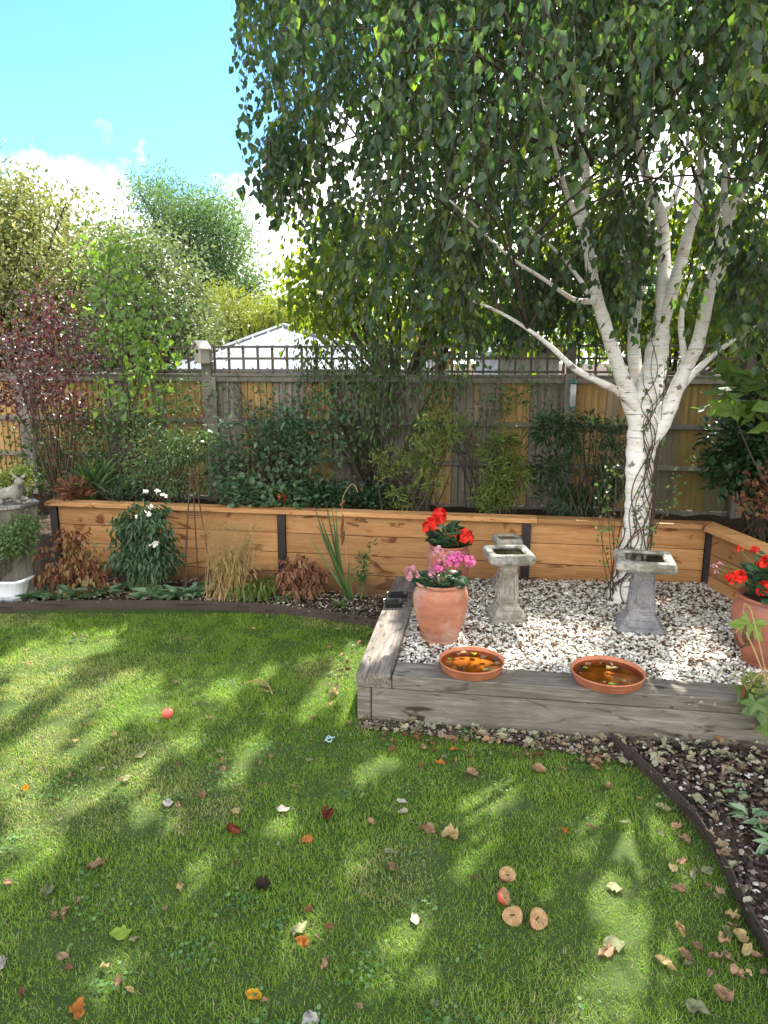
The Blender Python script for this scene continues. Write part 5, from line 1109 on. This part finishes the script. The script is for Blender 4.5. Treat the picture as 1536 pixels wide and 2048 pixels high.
shrub('trough_shrub', 'small-leaved green shrub growing above the white trough', 'shrub', to + np.array([-.02, 0, .15]), [px_blob(35, 1070, SY - .28, 45, 38, .14), px_blob(10, 1090, SY - .28, 40, 30, .12), px_blob(65, 1050, SY - .26, 22, 28, .08)], 170, 11, .026, .028, 'mid_leaf', nst=22, sr=(.004, .002), seed=81, tint=(.2, 1))
shrub('gold_leaved_shrub', 'yellow-green small-leaved shrub at the left edge behind the statue', 'shrub', (sb[0] - .25, sb[1] + .45, .05), [px_blob(20, 965, SY + .4, 42, 26, .18), px_blob(-10, 985, SY + .4, 40, 40, .2), px_blob(40, 950, SY + .4, 25, 18, .1)], 170, 13, .032, .035, 'choisya_leaf', nst=16, sr=(.006, .002), seed=82, tint=(.3, 1))

# ------------------------------------------------------------------ plants of the front border
def gb(px, py=1185): return G(px, py, .045)
def FB(px, py, Y, rx, ry, rd): return px_blob(px, py, Y, rx, ry, rd)
q = gb(140, 1190); Y = q[1]
shrub('peony', 'reddish-bronze autumn peony bush in front of the timber wall', 'peony', q, [FB(120, 1130, Y, 45, 45, .16), FB(160, 1120, Y, 40, 45, .16), FB(140, 1080, Y, 38, 30, .12), FB(180, 1150, Y, 32, 28, .12), FB(100, 1150, Y, 28, 30, .1)], 90, 9, .058, .05, 'peony_leaf', tpl=T_leaf(.5), style='droop', nst=30, sr=(.005, .002), stem='brown_leaf' if False else 'vine', bspread=.04, seed=91)
q = gb(292, 1185); Y = q[1]
root = shrub('leafy_bush', 'dense dark green bush with drooping pointed leaves and white flowers before the wall', 'bush', q, [FB(290, 1095, Y, 54, 62, .2), FB(290, 1040, Y, 42, 34, .16), FB(265, 1120, Y, 34, 45, .16), FB(320, 1110, Y, 32, 50, .16), FB(255, 1050, Y, 22, 35, .1)], 300, 9, .062, .035, 'dark_leaf', tpl=T_leaf(.44, .06, .25), style='droop', nst=44, sr=(.005, .002), stem='stem_green', bspread=.06, seed=92, tint=(.3, 1))
rg = np.random.default_rng(4)
for px, py, w in ((309, 1090, 13), (300, 1014, 7), (290, 984, 8), (315, 984, 8), (325, 990, 6), (298, 1028, 7), (333, 992, 5), (272, 1032, 5)):
    m = MB(); c = P(px, py, Y - .19) - q; flowerhead(m, c, w * .35 * sc(q), 8, w * .7 * sc(q), rg); m.build('flower', M['white_petal'], root)
q = gb(455, 1195); Y = q[1]
root = thing('dried_perennial', 'straw-brown dried perennial with fine pale seed stems before the wall', 'dried plant', q)
rg = np.random.default_rng(14); m = MB(); tips = np.array([P(rg.uniform(405, 520), rg.uniform(1040, 1125), Y + rg.uniform(-.12, .12)) for _ in range(150)]) - q
b0 = rg.normal(size=(150, 3)) * [.07, .06, 0]; stems_to(m, b0, tips, .0028, .0011, sag=.12, rg=rg); 
sub = np.repeat(tips, 5, 0); e = sub + rg.normal(size=(750, 3)) * .045; stems_to(m, sub, e, .0012, .0008, k=3, rg=rg, sides=3); m.build('stem', M['straw'], root)
m = MB(); cloud_leaves(m, [(P(465, 1130, Y) - q, np.array([.16, .12, .16])), (P(450, 1175, Y) - q, np.array([.14, .1, .08]))], 110, 5, .07, .03, T_lance(.16, .4), 'droop', rg); m.build('foliage', M['straw'], root)
q = gb(600, 1195); Y = q[1]
shrub('withered_peony', 'withered brown and pinkish peony leaves beside the black steel post', 'peony', q, [FB(600, 1140, Y, 34, 24, .1), FB(630, 1160, Y, 28, 20, .1), FB(570, 1160, Y, 24, 20, .1), FB(600, 1170, Y, 40, 16, .1)], 60, 8, .065, .032, 'brown_leaf', tpl=T_leaf(.5, .2, .4), style='droop', nst=18, sr=(.004, .002), seed=93, tint=(.2, 1))
q = gb(530, 1200); shrub('yellowing_perennial', 'yellow-green drooping leaves between the dried perennial and the black post', 'plant', q, [FB(520, 1175, q[1], 30, 18, .08), FB(485, 1180, q[1], 26, 16, .08)], 36, 6, .085, .03, 'choisya_leaf', tpl=T_leaf(.35, .1, .4), style='droop', nst=8, sr=(.003, .002), stem='stem_green', seed=94, tint=(0, .6))
# iris fan
q = gb(700, 1200); root = thing('iris', 'tall sword-leaved iris fan with brown seed heads before the timber wall', 'iris', q); rg = np.random.default_rng(2)
m = MB(); tipsp = [(628, 1010), (640, 1030), (652, 1002), (664, 1010), (668, 1050), (618, 1072), (648, 1060), (672, 1015), (636, 1050), (700, 1120), (655, 1085)]
for px, py in tipsp:
    e = P(px, py, q[1] - rg.uniform(-.06, .1)) - q; s_ = np.array([rg.normal() * .02, rg.normal() * .02, 0]); k = 9; t_ = np.linspace(0, 1, k)
    c = s_ + (e - s_) * t_[:, None] + np.array([-.04, 0, .05]) * (t_ * (1 - t_))[:, None] * 2; w = .013 * (1 - t_) ** .6 + .001
    X = np.array([.9, .35, .15]); V = np.concatenate([c - X * w[:, None], c + X * w[:, None]]); m.add(V, [(i, i + 1, i + 1 + k, i + k) for i in range(k - 1)], tint=rg.random())
m.build('blade', M['mid_leaf'], root)
m = MB(); q2 = smooth([P(706, 1195, q[1]) - q, P(694, 1120, q[1]) - q, P(688, 1050, q[1]) - q, P(684, 1010, q[1]) - q, P(690, 985, q[1]) - q, P(706, 968, q[1]) - q, P(716, 985, q[1]) - q], 6); m.tubes(q2, np.full((1, len(q2)), .0035), 6); m.build('flower_stalk', M['straw'], root)
for A in ([(686, 1030), (682, 1075)], [(692, 1045), (718, 1052)], [(716, 1035), (736, 1046)], [(684, 1090), (688, 1060)], [(680, 1012), (690, 1000)]):
    m = MB(); a_, b_ = [P(*c, q[1] - .02) - q for c in A]; p = np.linspace(a_, b_, 6); m.tubes(p, (.010 * np.sin(np.linspace(.4, 2.9, 6)) + .002)[None], 7); m.build('seed_head', M['l_brown'], root, shade=True)
q = gb(722, 1200); shrub('tall_weed', 'slender green weed leaning right of the iris fan', 'plant', q, [FB(738, 1085, q[1], 5, 14, .02), FB(728, 1120, q[1], 10, 18, .03), FB(720, 1150, q[1], 14, 18, .04)], 34, 5, .05, .012, 'mid_leaf', tpl=LANCE, style='mix', nst=5, sr=(.004, .002), stem='stem_green', bspread=.01, seed=95)
def rosette(label, px, py, R, seed, mat='rosette_leaf', n=16, lift=.5, group='leafy rosettes in the back border'):
    rg = np.random.default_rng(seed); o = G(px, py, .05); a = rg.uniform(0, 2 * pi, n); el = rg.uniform(.1, lift, n)
    Yd = np.stack([np.cos(a), np.sin(a), el], 1); p = np.stack([np.cos(a) * .01, np.sin(a) * .01, rg.uniform(0, .03, n)], 1)
    m = MB(); m.scatter(T_leaf(.42, .1, .25), p, Yd, np.array([0, 0, 1.]) + rg.normal(size=(n, 3)) * .2, R * rg.uniform(.7, 1.15, n), rg.random(n))
    ob = m.build('rosette_plant', M[mat]); ob.location = o; return tag(ob, label, 'plant', group)
RL = [(15, 1195), (55, 1198), (95, 1190), (110, 1197), (150, 1196), (185, 1193), (215, 1190), (245, 1180), (300, 1196), (330, 1192), (355, 1196), (385, 1192), (415, 1190), (570, 1203), (590, 1196), (680, 1215), (430, 1178)]
for i, (a, b_) in enumerate(RL):
    lab = 'low blue-green leaf rosette growing along the steel edging before the timber wall' if i not in (13, 14, 15, 16) else {13: 'small green leaf clump just right of the dried perennial', 14: 'small green leaf clump under the withered peony', 15: 'tiny lone green weed in the chippings left of the sleepers', 16: 'bright green leaf clump at the right foot of the obelisk'}[i]
    rosette(lab, a, b_, .15 if i < 13 or i == 16 else .08, 100 + i, 'rosette_leaf' if i < 13 else 'mid_leaf', n=22, lift=.9)
for i, (a, b_, R_) in enumerate(((1500, 1640, .09), (1530, 1655, .11), (1470, 1590, .05), (1545, 1700, .10), (1390, 1710, .0))):
    if R_: rosette(['broad-leaved green rosette in the dark mulch at the right', 'large drooping leaf rosette at the right edge of the mulch', 'tiny pale seedling rosette in the dark mulch', 'leafy rosette lowest of those at the right edge'][i], a, b_, R_, 130 + i, 'rosette_leaf', n=9, lift=.8, group='rosettes in the mulched border')
# orange flower over the wall
rg = np.random.default_rng(15); q = bed(566, .12); r = thing('orange_flower', 'single orange flower just above the wall capping', 'flower', q); m = MB(); flowerhead(m, P(566, 994, q[1]) - q, .03, 16, .035, rg); m.build('bloom', M['orange'], r)
m = MB(); stems_to(m, np.zeros((1, 3)), (P(566, 994, q[1]) - q)[None], .003, .002); m.build('stem', M['stem_green'], r)
# white plant label sticks in the bed
q = bed(722, .2); r = MB(); r.box(-.012, .012, -.002, .002, 0, .13, .5); ob = r.build('plant_marker', M['white_trough']); ob.location = q; ob.rotation_euler = (0, radians(-12), 0); tag(ob, 'white plastic plant marker stuck in the raised bed', 'plant marker')

# ------------------------------------------------------------------ fallen leaves, apples, twigs
def T_curl(c=1.2, w=.62, twist=.3, lob=0):
    nx, ny = 5, 7; V = []; 
    for j in range(ny):
        t_ = j / (ny - 1); ww = w * (sin(pi * min(1, t_ * .93 + .05)) ** .75) * (1 + lob * (j % 2))
        for i in range(nx):
            s = (i / (nx - 1) - .5); V.append((s * ww * cos(s * c), t_ - .5, abs(s) ** 1.6 * ww * c * .9 + .12 * (t_ - .5) ** 2 * 4 * twist + .05 * sin(9 * s + 5 * t_)))
    return V, [(j * nx + i, j * nx + i + 1, (j + 1) * nx + i + 1, (j + 1) * nx + i) for j in range(ny - 1) for i in range(nx - 1)], []
CURLS = [T_curl(.5, .6, .2), T_curl(1.4, .7, .8), T_curl(.9, .5, -.5), T_curl(2.0, .7, 1.2, .12), T_curl(.25, .78, .1), T_curl(1.6, .85, 1.5, .28)]
LM = {}
def leaf_mesh(v, mat):
    k_ = (v, mat, random.randrange(3))
    if k_ not in LM:
        TV, TQ, TT = CURLS[v]; TV = np.array(TV); jt = .05 if v in (0, 4) else .085
        TV = TV + RG.normal(size=TV.shape) * np.array([jt * .7, jt * .5, jt]); TV[:, 2] += .12 * RG.normal() * TV[:, 0] * TV[:, 1] * 6
        m = MB(); m.scatter((TV, TQ, TT), np.zeros((1, 3)), np.array([[0, 1., 0]]), np.array([[0, 0, 1.]]), np.array([1.]), RG.uniform(.2, .8))
        if v == 4: m.tubes(np.array([(0, -.5, 0), (.05, -.75, .02), (.02, -.9, .03)]), np.full((1, 3), .012), 4)
        LM[k_] = m.mesh('fallen_leaf', M[mat], True)
    return LM[k_]
def fallen(pos, s, v, mat, label, group=None, rz=None, tilt=.25):
    ob = bpy.data.objects.new('fallen_leaf', leaf_mesh(v, mat)); COL.objects.link(ob); ob.location = pos; ob.scale = (s, s, s)
    ob.rotation_euler = (random.uniform(-tilt, tilt), random.uniform(-tilt, tilt), random.uniform(0, 6.28) if rz is None else rz); return tag(ob, label, 'leaf', group)
GZ = .016
SPEC = [(240, 1866, .075, 4, 'l_lime', 'large round lime-green leaf lying near the lower left of the lawn', 1.9), (335, 1607, .075, 0, 'l_white', 'long silvery white leaf lying bright on the lawn', .5), (565, 1618, .062, 4, 'l_white', 'broad pale silvery leaf on a sunlit spot of lawn', 1.6),
 (655, 1633, .085, 5, 'l_red', 'crumpled dark red maple-like leaf on the lawn', 0), (468, 1668, .085, 3, 'l_red', 'folded pinkish-brown leaf with its stalk pointing up right', 1.0), (615, 1678, .062, 4, 'l_orange', 'upright orange-yellow leaf below the red maple-like one', 2.6), (472, 1622, .052, 4, 'l_cream', 'pale yellow oval leaf above the folded pinkish one', 2.8),
 (507, 1990, .055, 4, 'l_yellow', 'bright yellow-orange leaf near the bottom of the lawn', 1.2), (50, 1580, .055, 3, 'l_yellow', 'curled bright yellow leaf at the left edge of the lawn', 1), (605, 1890, .055, 5, 'l_orange', 'rust-red crumpled leaf below a pale pointed leaf', 1), (598, 1858, .07, 0, 'l_green', 'pale green pointed leaf just above the rust-red one', 2.2),
 (855, 1662, .068, 1, 'l_tan', 'rounded tan leaf beside the lobed cream leaf', 1), (900, 1675, .075, 5, 'l_cream', 'lobed cream-coloured leaf like a small oak leaf', 1.2), (778, 1702, .05, 4, 'l_green', 'pale blue-green oval leaf below the tan one', 1.5), (830, 1838, .05, 0, 'l_white', 'short whitish leaf in the bright streak of lawn', .2), (783, 1738, .05, 3, 'l_tan', 'small pinkish-tan crumpled leaf left of the bright streak', .4),
 (95, 1785, .07, 1, 'l_green', 'folded pale leaf at the lower left', .4), (128, 1825, .055, 2, 'l_tan', 'narrow beige leaf just below the folded pale one', .2), (190, 1730, .07, 2, 'l_tan', 'two-toned dry leaf left of the lawn centre', 2), (280, 1512, .07, 0, 'l_green', 'slim pale leaf lying diagonally above the white one', 2.3), (250, 1558, .06, 0, 'l_green', 'slim grey-green leaf lower left of the other slim one', 2.2),
 (525, 1778, .07, 5, 'l_dark', 'dark shrivelled leaf in the shaded middle of the lawn', 1), (360, 1775, .05, 1, 'l_cream', 'small cream leaf left of the dark shrivelled one', .3), (155, 2025, .06, 5, 'l_orange', 'pinkish-brown leaf near the bottom left corner', .3), (620, 2040, .07, 4, 'l_white', 'whitish leaf cut by the bottom edge', .3), (15, 1765, .05, 2, 'l_tan', 'small tan leaf at the left edge', 1), (4, 1930, .06, 1, 'l_white', 'pale leaf cut by the left edge', .2),
 (1395, 2015, .075, 4, 'l_green', 'wide grey-green leaf at the bottom right of the lawn', .8), (1230, 1775, .06, 4, 'l_green', 'round dull green leaf right of the apple halves', 1.2), (1228, 1888, .075, 4, 'l_green', 'dull green leaf among dry ones below the apple halves', 1.5), (1415, 1740, .06, 4, 'l_green', 'pale round leaf touching the steel edging', 2), (1215, 1905, .07, 2, 'l_tan', 'long beige leaf beside the dull green one', 1.9),
 (1330, 1925, .07, 2, 'l_cream', 'straw-coloured folded leaf in bright grass at the lower right', .8), (1370, 1915, .06, 3, 'l_tan', 'crumpled beige leaf right of the straw-coloured one', .3), (1130, 1665, .045, 3, 'l_orange', 'small rust-brown leaf at the right of the lawn', .2), (1440, 1780, .04, 4, 'l_tan', 'brown leaf beside the steel edging', .2), (940, 1548, .075, 1, 'l_tan', 'broad folded tan leaf below the sleepers', 1.4), (1075, 1543, .07, 5, 'l_tan', 'crumpled pinkish leaf below the right saucer', 1.4), (880, 1525, .05, 0, 'l_orange', 'small orange leaf between the lawn and sleepers', 1.4), (908, 1498, .045, 0, 'l_orange', 'second small orange leaf nearer the sleepers', 1.5),
 (803, 1603, .05, 0, 'l_white', 'narrow white leaf in the middle of the lawn', 1.2), (806, 1625, .045, 1, 'l_white', 'curled white leaf just below the narrow one', 1.5), (440, 1503, .055, 0, 'l_green', 'pale oval leaf right of the red apple', .6), (403, 1590, .05, 1, 'l_tan', 'dry leaf between the white leaf and the apple', .6), (1180, 1655, .04, 3, 'l_tan', 'crisp pale leaf at the right of the lawn', 1), (1440, 1478, .05, 4, 'l_orange', 'golden leaf on the mulch beside the sleepers', 1)]
for px, py, s, v, mt, lab, rz in SPEC:
    z = GZ if px < 1430 or py > 1800 else .07
    fallen(G(px, py, z), s, v, mt, lab, None, rz, .15)
rg = np.random.default_rng(55)
def common(n, fn, mats, lab, grp, s=(.028, .055), z=GZ, tilt=.4):
    k = 0
    while k < n:
        px, py = fn(); 
        p = G(px, py, z); fallen(p, rg.uniform(*s), int(rg.integers(0, 6)), mats[rg.integers(len(mats))], lab, grp, None, tilt); k += 1
pale = ['l_green', 'l_tan', 'l_cream', 'l_green', 'l_tan', 'l_tan', 'l_brown']
common(38, lambda: (rg.uniform(20, 700), rg.uniform(1250, 1620)), pale, 'small pale dry leaf scattered over the upper left of the lawn', 'small leaves on the upper left lawn', (.022, .045), z=.028)
common(28, lambda: (rg.uniform(20, 1100), rg.uniform(1560, 2030)), pale + ['l_brown'], 'small dry leaf scattered over the shaded near lawn', 'small leaves on the near lawn', (.02, .042))
common(30, lambda: (lambda t_: (640 + 80 * t_ + rg.normal() * 20, 1440 - 190 * t_))(rg.random()), pale, 'small pale leaf in the drift beside the left sleeper', 'leaves drifted beside the left sleeper', (.025, .05), z=.026)
common(40, lambda: (lambda t_: (740 + 460 * t_, 1462 + 30 * t_ + abs(rg.normal()) * 30))(rg.random()), ['l_tan', 'l_brown', 'l_brown', 'l_tan', 'l_green'], 'dry brown or beige leaf in the drift along the foot of the front sleeper', 'dry leaves along the front sleeper', (.025, .055), z=.016)
def by_edge():
    t_ = rg.random(); i = int(t_ * 40); p = EDGE_R[i]; u, v_ = proj(p[None]); return (u[0] - abs(rg.normal()) * 60 - 12, v_[0] + 40)
common(36, by_edge, ['l_tan', 'l_tan', 'l_green', 'l_tan', 'l_cream'], 'beige leaf caught in the grass beside the right-hand steel edging', 'leaves beside the right-hand steel edging', (.03, .06), z=.022)
def litter(name, label, n, poly, z, seed, xr, s=(.02, .055), lm='ground_leaf', back=1.0):
    rg = np.random.default_rng(seed); x = rg.uniform(xr[0], xr[1], n * 3); y = xr[2] + (xr[3] - xr[2]) * rg.random(n * 3) ** (1 / back); k = inpoly(x, y, poly); x, y = x[k][:n], y[k][:n]; n = len(x); m = MB()
    a = rg.uniform(0, 6.28, n)
    for v in range(6):
        i = np.arange(n) % 6 == v; c = i.sum(); TV_ = np.array(CURLS[v][0]); TV_ = TV_ + rg.normal(size=TV_.shape) * .07; m.scatter((TV_, CURLS[v][1], []), np.stack([x[i], y[i], z + rg.uniform(0, .012, c)], 1), np.stack([np.cos(a[i]), np.sin(a[i]), rg.normal(size=c) * .2], 1), rvec(c, rg) * .4 + np.array([0, 0, 1]), rg.uniform(*s, c), rg.random(c))
    return struct(m.build(name, M[lm], shade=True), 'stuff', label)
litter('leaf_litter', 'dry leaf litter scattered over the dark mulched border', 620, RBED, .065, 61, (1.2, 3.2, 1.4, 3.8), (.025, .06))
litter('leaf_litter', 'dry beige leaf litter on the bare soil along the front sleeper', 230, strip(-.12, -.27, .03, 1.5), .014, 64, (-.3, 1.6, 3.0, 3.8), (.025, .058))
litter('gravel_litter', 'small dry leaves and husks lying between the pebbles', 1500, DECK, ZG + .012, 62, (.2, 3.4, 3.6, 5.6), (.012, .034), 'l_brown', 1.7)
litter('border_litter', 'dry leaf scraps over the back border soil', 420, BORDER, .07, 63, (-3.8, .3, 4.5, 6.6), (.02, .05))
for px, py in ((1378, 1408), (1392, 1415), (1402, 1405), (1430, 1412), (740, 1318), (1385, 1395)):
    fallen(G(px, py, ZT + .006), .03, int(rg.integers(0, 5)), 'l_white' if px > 1000 else 'l_green', 'small pale leaf lying on top of the front sleeper' if px > 1000 else 'single leaf lying on the corner of the left sleeper', 'leaves on the front sleeper' if px > 1000 else None)

def apple_half(label, px, py, R, rot, flesh_up=True):
    o = G(px, py, .03); r = thing('apple_half', label, 'apple', o); r.rotation_euler = rot; m = MB()
    prof = [(.0005, -.42), (.22, -.46), (.5, -.40), (.8, -.12), (.93, .0 - .0)]
    rings = []; n = 26; a = np.arange(n) * 2 * pi / n
    def half(ph): # latitude from the cut plane down
        return ph
    wb = 1 + .07 * np.cos(a + px) + .05 * np.cos(3 * a + px * 2) - .10 * np.exp(-((a - 1.6) / .5) ** 2)
    for ph in np.linspace(0, pi / 2 * .97, 8):
        rr = R * cos(ph) * (1 - .08 * sin(ph)) * wb; rings.append(np.stack([rr * np.cos(a) * (1 + .05 * np.cos(2 * a)), rr * np.sin(a) * .92, np.full(n, -R * sin(ph) * .92)], 1))
    m.loft(rings[::-1], cap=(True, False)); m.build('skin', M['apple_skin'], r, shade=True)
    m = MB(); rq = np.random.default_rng(int(px)); fr = [np.stack([R * q * wb * np.cos(a) * (1 + .05 * np.cos(2 * a)), R * q * wb * np.sin(a) * .92, R * (z + rq.normal(size=n) * (.0 if q > .95 else .035 if q < .35 else .06))], 1) for q, z in ((.997, 0), (.93, .0), (.8, -.05), (.62, -.10), (.4, -.12), (.25, -.18), (.12, -.26), (.04, -.3))]
    m.loft(fr, cap=(False, True)); fl = m.build('flesh', M['apple_flesh'], r, shade=True)
    m = MB(); m.tubes(np.array([(-.34 * R, .05 * R, -.16 * R), (0, 0, -.24 * R), (.3 * R, -.04 * R, -.15 * R)]), np.array([[.03, .09, .04]]) * R, 6); m.build('core', M['core'], fl, shade=True)
apple_half('browned apple half facing up, topmost of the four', 1016, 1748, .034, (radians(25), radians(8), .3))
apple_half('apple half on edge showing its red skin', 1012, 1792, .036, (radians(38), radians(52), .5))
apple_half('apple half with its core turned to the camera, in the middle', 1026, 1830, .037, (radians(48), 0, .2))
apple_half('cracked brown apple half, right of the other three', 1076, 1836, .038, (radians(30), radians(-18), 1.))
o = G(335, 1427, .028); r = thing('apple', 'whole small red apple lying on the lawn at the left', 'apple', o); m = MB()
m.lathe([(.001, -.026), (.012, -.030), (.024, -.020), (.032, -.002), (.031, .014), (.022, .026), (.010, .028), (.003, .022)], 28); m.build('fruit', M['apple_skin'], r, shade=True)
m = MB(); m.tubes(np.array([(0, 0, .02), (.003, 0, .036)]), np.full((1, 2), .0015), 5); m.build('stalk', M['vine'], r)
def twig(label, pts, r0, fan=0):
    p = smooth([G(a, b_, .03) for a, b_ in pts], 5); m = MB(); o = p[0]; m.tubes(p - o, np.linspace(r0, r0 * .4, len(p))[None], 6)
    for k in range(fan):
        s_ = p[rg.integers(len(p) // 2)]; e = s_ + np.array([rg.uniform(-.14, -.02), rg.uniform(-.03, .05), .015]); stems_to(m, (s_ - o)[None], (e - o)[None], .002, .001)
    ob = m.build('twig', M['straw'], shade=True); ob.location = o; tag(ob, label, 'twig')
twig('forked dry twig bundle lying on the upper lawn', [(545, 1388), (533, 1365), (510, 1360), (485, 1368)], .004, 9)
twig('thin curved dry twig right of the twig bundle', [(535, 1372), (540, 1352), (555, 1348)], .003)
p = smooth([G(a, b_, .03) for a, b_ in ((650, 1482), (656, 1472), (664, 1476), (660, 1484), (652, 1478), (670, 1474))], 6); m = MB(); m.tubes(p - p[0], np.full((1, len(p)), .0028), 6); ob = m.build('cord_loop', M['rope'], shade=True); ob.location = p[0]; tag(ob, 'small knotted loop of blue-white cord on the lawn', 'cord')
